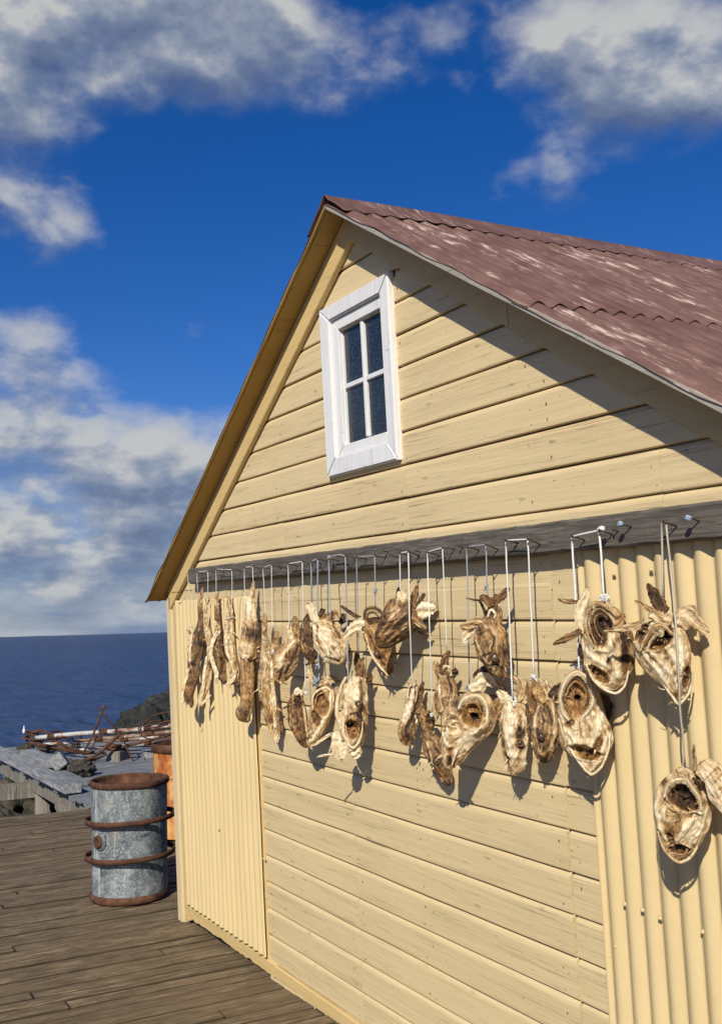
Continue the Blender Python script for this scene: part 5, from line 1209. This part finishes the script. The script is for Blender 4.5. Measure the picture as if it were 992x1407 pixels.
bm = bmesh.new(); lathe(bm, [(RB - .014, HB - .012), (RB - .013, HB), (RB - .007, HB + .006), (RB + .002, HB + .004), (RB + .006, HB - .008), (RB + .004, HB - .028), (RB - .006, HB - .032)], 72, .007, seed=1); from_bm('rim', bm, M_rust, dr, True)
bm = bmesh.new(); lathe(bm, [(RB - .018, HB - .01), (RB - .020, HB - .05), (.001, HB - .046)], 64, .004, seed=2); from_bm('lid', bm, M_rust, dr, True)
bm = bmesh.new(); lathe(bm, [(RB - .004, .044), (RB + .004, .038), (RB + .006, .012), (RB - .002, 0), (RB - .03, 0)], 72, .007, seed=3); from_bm('base_rim', bm, M_rust, dr, True)
for (z, tx, ty) in ((.455, 2.2, -1.0), (.250, 1.8, -.6)):
    bm = bmesh.new(); RH = RB + .031
    lathe(bm, [(RH - .005, -.014), (RH + .003, -.015), (RH + .005, 0), (RH + .003, .015), (RH - .005, .014), (RH - .005, -.014)], 72, .006, seed=z)
    o = from_bm('hoop', bm, M_rust, dr, True); o.location = (.006, .004, z); o.rotation_euler = (math.radians(tx), math.radians(ty), 0)
# bung on the side that faces left-front
ba = GW(144, 1165, .36); a_ = (cpos - cb); a_.z = 0; a_.normalize()
latr = MR[0].copy(); latr = TW.to_3x3() @ latr; latr.z = 0; latr.normalize()
tlat = -(178.5 - 144) / 50.0 * RB; bd = (latr * tlat + a_ * math.sqrt(RB * RB - tlat * tlat)).normalized()
bm = bmesh.new(); Mx = Matrix.Translation(bd * (RB + .006) + Vector((0, 0, .350))) @ bd.to_track_quat('Z', 'Y').to_matrix().to_4x4()
lathe(bm, [(.036, -.012), (.036, .008), (.030, .013), (.020, .013), (.018, .004), (.001, .004)], 32, .0015); bm.transform(Mx); from_bm('bung', bm, M_rust, dr, True)
bm = bmesh.new(); lathe(bm, [(.052, -.012), (.050, -.004), (.036, -.002)], 32, .001); bm.transform(Mx); from_bm('bung_flange', bm, M_galv, dr, True)

cq = cpos.copy(); d2 = (GW(264, 1100, 0) - cpos); d2.z = 0; d2.normalize(); co_ = cpos + d2 * 8.05; co_.z = .004
RO, HO = .29, .69
od = root('rusty_drum', co_, 'orange rust-stained oil drum standing behind the grey drum, half hidden by the shed corner', 'drum', None, False)
from_bm('body', drum_body(RO - .004, HO, 4), M_orange, od, True)
bm = bmesh.new(); lathe(bm, [(RO - .012, HO - .06), (RO - .012, HO), (RO - .004, HO + .008), (RO + .007, HO + .004), (RO + .010, HO - .05), (RO - .004, HO - .056)], 64, .006, seed=6); from_bm('rim', bm, M_rust, od, True)
bm = bmesh.new(); lathe(bm, [(RO - .014, HO - .05), (RO - .016, HO - .30), (.001, HO - .30)], 48, .004, seed=6); from_bm('inside', bm, M_rust, od, True)
for z in (.24, .46):
    bm = bmesh.new(); lathe(bm, [(RO - .012, z - .014), (RO + .004, z - .004), (RO + .004, z + .004), (RO - .012, z + .014)], 64, .004); from_bm('rib', bm, M_orange, od, True)

# ================================================================== JETTY WITH SCRAP
XJ0, XJ1, YJ0, YJ1 = -9.6, -3.92, .56, 7.2
jet = root('wooden_jetty', (XJ1, YJ0, 0), 'silver grey timber jetty on posts beyond the deck, littered with pipes and scrap iron', 'jetty', None, False)
def jl(p): return Vector(p) - Vector((XJ1, YJ0, 0))
bm = bmesh.new(); x = XJ0; rr = random.Random(11)
while x < XJ1 - .05:
    wd = .14 + rr.uniform(-.01, .01); a_ = YJ0 + rr.uniform(-.02, .06)
    y = a_
    while y < YJ1:
        y2 = min(YJ1 + .2, y + rr.uniform(1.8, 3.5)); dz = rr.uniform(-.006, .006)
        box(bm, jl((x, y + .004, -.04 + dz)), jl((x + wd, y2 - .004, .003 + dz)), rr.random(), .004); y = y2
    x += wd + rr.uniform(.012, .022)
from_bm('board_surface', bm, M_jetty, jet)
for (pz, yy) in ((-.19, .70), (-.19, 3.0), (-.19, 5.4)):
    bm = bmesh.new(); obox(bm, jl((XJ0 + .1, yy, pz + .06)), jl((XJ1, yy, pz + .06)), .14, .16, rnd=.3, bevel=.006, nseg=6, rough=.01); from_bm('bearer', bm, M_post, jet)
for (px, yy) in ((-4.75, .72), (-6.6, .74), (-8.4, .74), (-4.9, 3.6), (-7.5, 3.6), (-9.2, 3.4)):
    bm = bmesh.new(); tube(bm, [jl((px, yy, -2.9)), jl((px + .01, yy, -1.5)), jl((px, yy, -.22))], [.105, .10, .095], 12); L = layer(bm, 'rnd'); from_bm('post', bm, M_post, jet)
bm = bmesh.new(); obox(bm, jl((-5.35, .60, -.16)), jl((-4.15, .62, -.62)), .10, .05, up=Vector((0, 1, 0)), rnd=.4, nseg=4, rough=.006); from_bm('brace', bm, M_post, jet)
bm = bmesh.new(); obox(bm, jl((-6.75, .30, -.20)), jl((-6.75, 1.4, -.20)), .18, .17, rnd=.7, bevel=.008); from_bm('cross_beam', bm, M_post, jet)
bm = bmesh.new(); obox(bm, jl((-4.6, .36, -.24)), jl((-4.6, 1.2, -.24)), .22, .14, rnd=.7, bevel=.008); from_bm('cross_beam', bm, M_post, jet)

def loose(name, label, cat, p0, p1, wdt, thk, m, group=None, seed=.4, bevel=.006, rough=.006):
    p0 = Vector(p0); p1 = Vector(p1); bm = bmesh.new(); obox(bm, Vector((0, 0, 0)), p1 - p0, wdt, thk, rnd=seed, bevel=bevel, nseg=8, rough=rough)
    o = from_bm(name, bm, m); o.location = p0; return tag(o, label, cat, group)
GP_ = 'loose timbers on the jetty'
loose('timber_plank', 'long pale plank along the near edge of the jetty', 'plank', GW(-20, 1024, .06), GW(101, 1084, .06), .17, .085, M_lplank, GP_, .2)
loose('timber_plank', 'short bleached plank lying behind the long edge plank', 'plank', GW(37, 1035, .10), GW(76, 1049, .10), .16, .10, M_lplank, GP_, .1)
loose('timber_block', 'squared pale wood block standing on end near the jetty edge', 'wood block', GW(74, 1051, .14), GW(90, 1040, .22), .17, .16, M_lplank, GP_, .05, .01)
loose('timber_plank', 'dark short board on the jetty right of the edge plank', 'plank', GW(92, 1070, .05), GW(112, 1077, .04), .16, .06, M_jetty, GP_, .9)
loose('timber_plank', 'narrow board overhanging the corner of the jetty', 'plank', GW(84, 1062, .08), GW(108, 1072, .05), .10, .05, M_jetty, GP_, .6)
loose('timber_block', 'pale block of wood beside the orange drum', 'wood block', GW(196, 1037, .05), GW(212, 1036, .05), .14, .10, M_lplank, GP_, .3, .01)
loose('timber_block', 'rusty brown block under the iron bar in the middle of the jetty', 'wood block', GW(155, 1040, .06), GW(170, 1036, .06), .18, .13, M_post, GP_, .9, .01)
for i, (px, py, r_) in enumerate([(111, 1057, .15), (88, 1056, .11), (36, 1029, .10), (100, 1050, .09), (60, 1030, .09), (68, 1026, .08)]):
    boulder('stone', GW(px, py, r_ * .55), r_, M_rock, ['mossy angular stone beside the wood blocks on the jetty', 'small stone wedged in front of the pale wood block', 'small stone at the far left of the jetty', 'flat stone behind the mossy one', 'grey stone by the bent rebar', 'small stone by the rusty pipe elbow'][i], 'stone', 'stones on the jetty', i + 3, (1.2, 1, .7))

def pipe_mat():
    m, t = mat('rusty_white_pipe_paint'); co = coords(t); n = t.noise(t.map(co, (2, 2, 6)), 1.6, 7, .7)
    c = t.mix(t.ramp(n, [(.47, 0), (.56, 1)]), (.44, .44, .41), t.ramp(n, [(.5, (.24, .12, .055)), (.7, (.10, .045, .022))]))
    fin_mat(t, c, .6, t.bump(n, .3, .01)); return m
M_pipe = pipe_mat()
def pipe(label, a, b, r, z0, z1, m=None, collars=(.12, .5, .8)):
    A_ = GW(a[0], a[1], z0); B_ = GW(b[0], b[1], z1); bm = bmesh.new()
    n_ = 14; tube(bm, [(B_ - A_) * (i / n_) + Vector((0, 0, .006 * math.sin(i * .5))) for i in range(n_ + 1)], r, 12)
    o = from_bm('steel_pipe', bm, m or M_pipe, None, True); o.location = A_; tag(o, label, 'pipe', 'old pipes lying across the jetty')
    for q in collars:
        bm = bmesh.new(); d = (B_ - A_).normalized(); c_ = (B_ - A_) * q
        tube(bm, [c_ - d * .05, c_ + d * .05], r * 1.45, 12); from_bm('collar', bm, M_rust, o, True)
pipe('longest white pipe with rusty ends, farthest and highest across the jetty', (50, 1014), (246, 996.5), .028, .24, .42)
pipe('second pale pipe just in front of the longest white one', (88, 1021), (246, 1004), .023, .17, .26, collars=(.3, .75))
pipe('pale pipe with rust patches in the middle of the pipe pile', (58, 1023.5), (246, 1011), .024, .10, .15, collars=(.25, .6))
pipe('nearest thin white pipe lying low on the jetty boards', (110, 1031), (240, 1018), .020, .07, .08, collars=(.7,))
pipe('fully rusted brown pipe ending near the left of the pile', (40, 1021), (121, 1035), .024, .12, .08, M_rust, collars=(.2,))
pipe('rusted iron tube pointing at the orange drum', (150, 1032), (246, 1006), .018, .12, .34, M_rust, collars=(.1,))

# grapnel-like rusty iron frame standing among the pipes
g0 = GW(113, 1047, .03)
gf = Fish(0, 0); gf.A = TI @ g0; d = (CAM - gf.A); d.z = 0; gf.N = d.normalized(); gf.R = Vector((0, 0, 1)).cross(gf.N).normalized(); gf.dep = MR[2].dot(gf.A - CAM); gf.k = gf.dep / F
gr = root('iron_grapnel', gf.A, 'rusty iron frame of crossed rods and curved arms standing among the pipes', 'scrap iron')
def rod(name, pts, w, par=gr, off=0):
    P3 = [gf.P(*gf.xy(q[0], q[1]), off + (q[2] if len(q) > 2 else 0)) for q in pts]
    bm = bmesh.new(); tube(bm, curve_pts(P3, 5), w * .62, 8); return from_bm(name, bm, M_rust, par, True)
rod('rod', [(144.5, 968), (138, 985), (128, 1010), (116.5, 1032)], .022); rod('rod', [(141, 978), (151, 992), (168, 1013), (178, 1035), (187, 1053)], .016, off=.06)
rod('rod', [(187, 1053), (192, 1052), (199, 1044), (197, 1036)], .010, off=.06); rod('arm', [(166, 1008), (150, 1022), (133, 1037), (112, 1046)], .034, off=.03); rod('arm', [(113, 1046), (130, 1044), (148, 1036)], .022)
rod('rod', [(134, 1012), (130, 1022), (124, 1036)], .012, off=-.05); rod('fluke', [(131, 970), (139, 976), (146, 972)], .012); rod('rod', [(79, 1022), (98, 1030), (120, 1036), (131, 1035)], .028, off=-.1)
for (cx_, cy_, rx_) in ((166, 1010, 4.6), (140, 1006, 3.6), (133, 1014, 3.0)):
    rod('ring', [(cx_ + rx_ * math.cos(a * .9), cy_ + rx_ * 1.2 * math.sin(a * .9)) for a in range(8)], .012, off=.03)
# coils of rusty chain and wheel
def coil(label, name, cat, px, py, z, r, turns, tube_r, seed):
    c_ = GW(px, py, z); bm = bmesh.new(); rg_ = random.Random(seed)
    for q in range(turns):
        ax = Vector((rg_.uniform(-.6, .6), rg_.uniform(-.6, .6), 1)).normalized(); s_ = ax.orthogonal().normalized(); u_ = ax.cross(s_); R0 = r * rg_.uniform(.7, 1.1); o_ = Vector((rg_.uniform(-.3, .3) * r, rg_.uniform(-.3, .3) * r, rg_.uniform(0, .5) * r))
        tube(bm, [o_ + (s_ * math.cos(a * .4) + u_ * math.sin(a * .4)) * R0 for a in range(15)], tube_r, 6)
    o = from_bm(name, bm, M_rust, None, True); o.location = c_; return tag(o, label, cat)
coil('tangle of rusty wire rope lying on the pale pipe', 'wire_coil', 'wire coil', 85, 1021, .10, .20, 8, .008, 5)
coil('rusty chain heap at the left end of the longest pipe', 'chain_heap', 'chain', 52, 1016, .10, .15, 7, .013, 8)
coil('rusty ring of bent iron bar lying by the shed corner', 'iron_ring', 'scrap iron', 228, 1002, .40, .26, 3, .010, 9)
coil('rusty iron clamps on the block in the middle of the jetty', 'iron_clamp', 'scrap iron', 160, 1031, .12, .10, 4, .020, 12)

# rocks
for i, (px, py, dist, zc, r_) in enumerate([(-12, 1080, 13.5, -.75, .85), (12, 1085, 14.5, -.95, .75), (28, 1092, 13.2, -1.05, .6), (50, 1098, 12.6, -1.15, .55), (62, 1085, 14.0, -1.05, .65), (76, 1090, 13.2, -1.1, .6), (88, 1098, 12.0, -1.1, .5), (4, 1100, 12.2, -1.0, .5), (-30, 1095, 12.5, -.8, .8), (100, 1095, 11.5, -1.0, .5)]):
    d = GW(px, py, -1) - cpos; d.z = 0; d.normalize(); p = cpos + d * dist; p.z = zc
    boulder('shore_rock', p, r_, M_rock, ['large brown shore rock at the left edge of the view', 'rounded brown rock right of the largest one, against the water', 'low brown rock left of the jetty post', 'small brown rock just right of the jetty post', 'brown rock behind the diagonal brace', 'brown rock under the middle of the jetty', 'brown rock in the shade under the jetty corner', 'low brown rock just beyond the deck edge', 'big brown rock outside the left edge', 'dark brown rock beneath the jetty corner'][i], 'rock', 'shore rocks by the jetty', i + 20, (1.25, 1.0, .62))
rk = random.Random(4)
spots = [(152, 24, -1.45, .70), (163, 25, -1.15, .85), (176, 25.5, -.95, 1.0), (190, 26, -.75, 1.1), (205, 26, -.55, 1.15), (222, 26.5, -.45, 1.2), (240, 27, -.40, 1.3), (262, 27.5, -.3, 1.5), (170, 23.5, -1.35, .7), (186, 24, -1.15, .85), (202, 24, -1.0, .9), (218, 24.2, -.9, .95), (234, 24.3, -.85, 1.0), (250, 24.5, -.8, 1.1), (196, 22.5, -1.5, .6), (215, 22.5, -1.4, .7), (236, 22.6, -1.3, .8)]
dl = ['leftmost and lowest dark boulder, touching the water', 'second dark boulder from the water, left slope of the mound', 'dark boulder on the upper left slope of the mound', 'dark boulder below the crest, left of centre', 'rounded dark boulder on the crest of the mound', 'broad dark boulder on the crest near the shed', 'tallest dark boulder, beside the shed corner', 'dark boulder behind the shed corner', 'small dark boulder in front of the left slope', 'dark boulder in the middle row, left', 'dark boulder in the middle row, centre', 'dark boulder in the middle row, right of centre', 'dark boulder in the middle row next to the shed', 'dark boulder hidden mostly behind the shed', 'small dark boulder at the foot of the mound', 'dark boulder at the foot, behind the pipes', 'dark boulder at the foot, above the orange drum']
for i, (px, dist, zc, r_) in enumerate(spots):
    d = GW(px, 960, -1) - cpos; d.z = 0; d.normalize(); p = cpos + d * dist; p.z = zc - .50
    boulder('boulder', p, r_ * .80, M_rockd, dl[i], 'boulder', 'dark boulders in the sea behind the jetty', i + 50, (1.2, 1.0, .85))

# small white float on the water
fl = GW(33.5, 1006, SEA_Z + .24); bm = bmesh.new(); lathe(bm, [(.001, -.05), (.035, -.03), (.045, .03), (.042, .07), (.02, .11), (.014, .14), (.014, .20), (.001, .20)], 20)
M_float = plain('white_float_plastic', (.80, .80, .78), .4)
o = from_bm('mooring_float', bm, M_float, None, True); o.location = fl; tag(o, 'tiny white mooring float on the water left of the jetty', 'float')
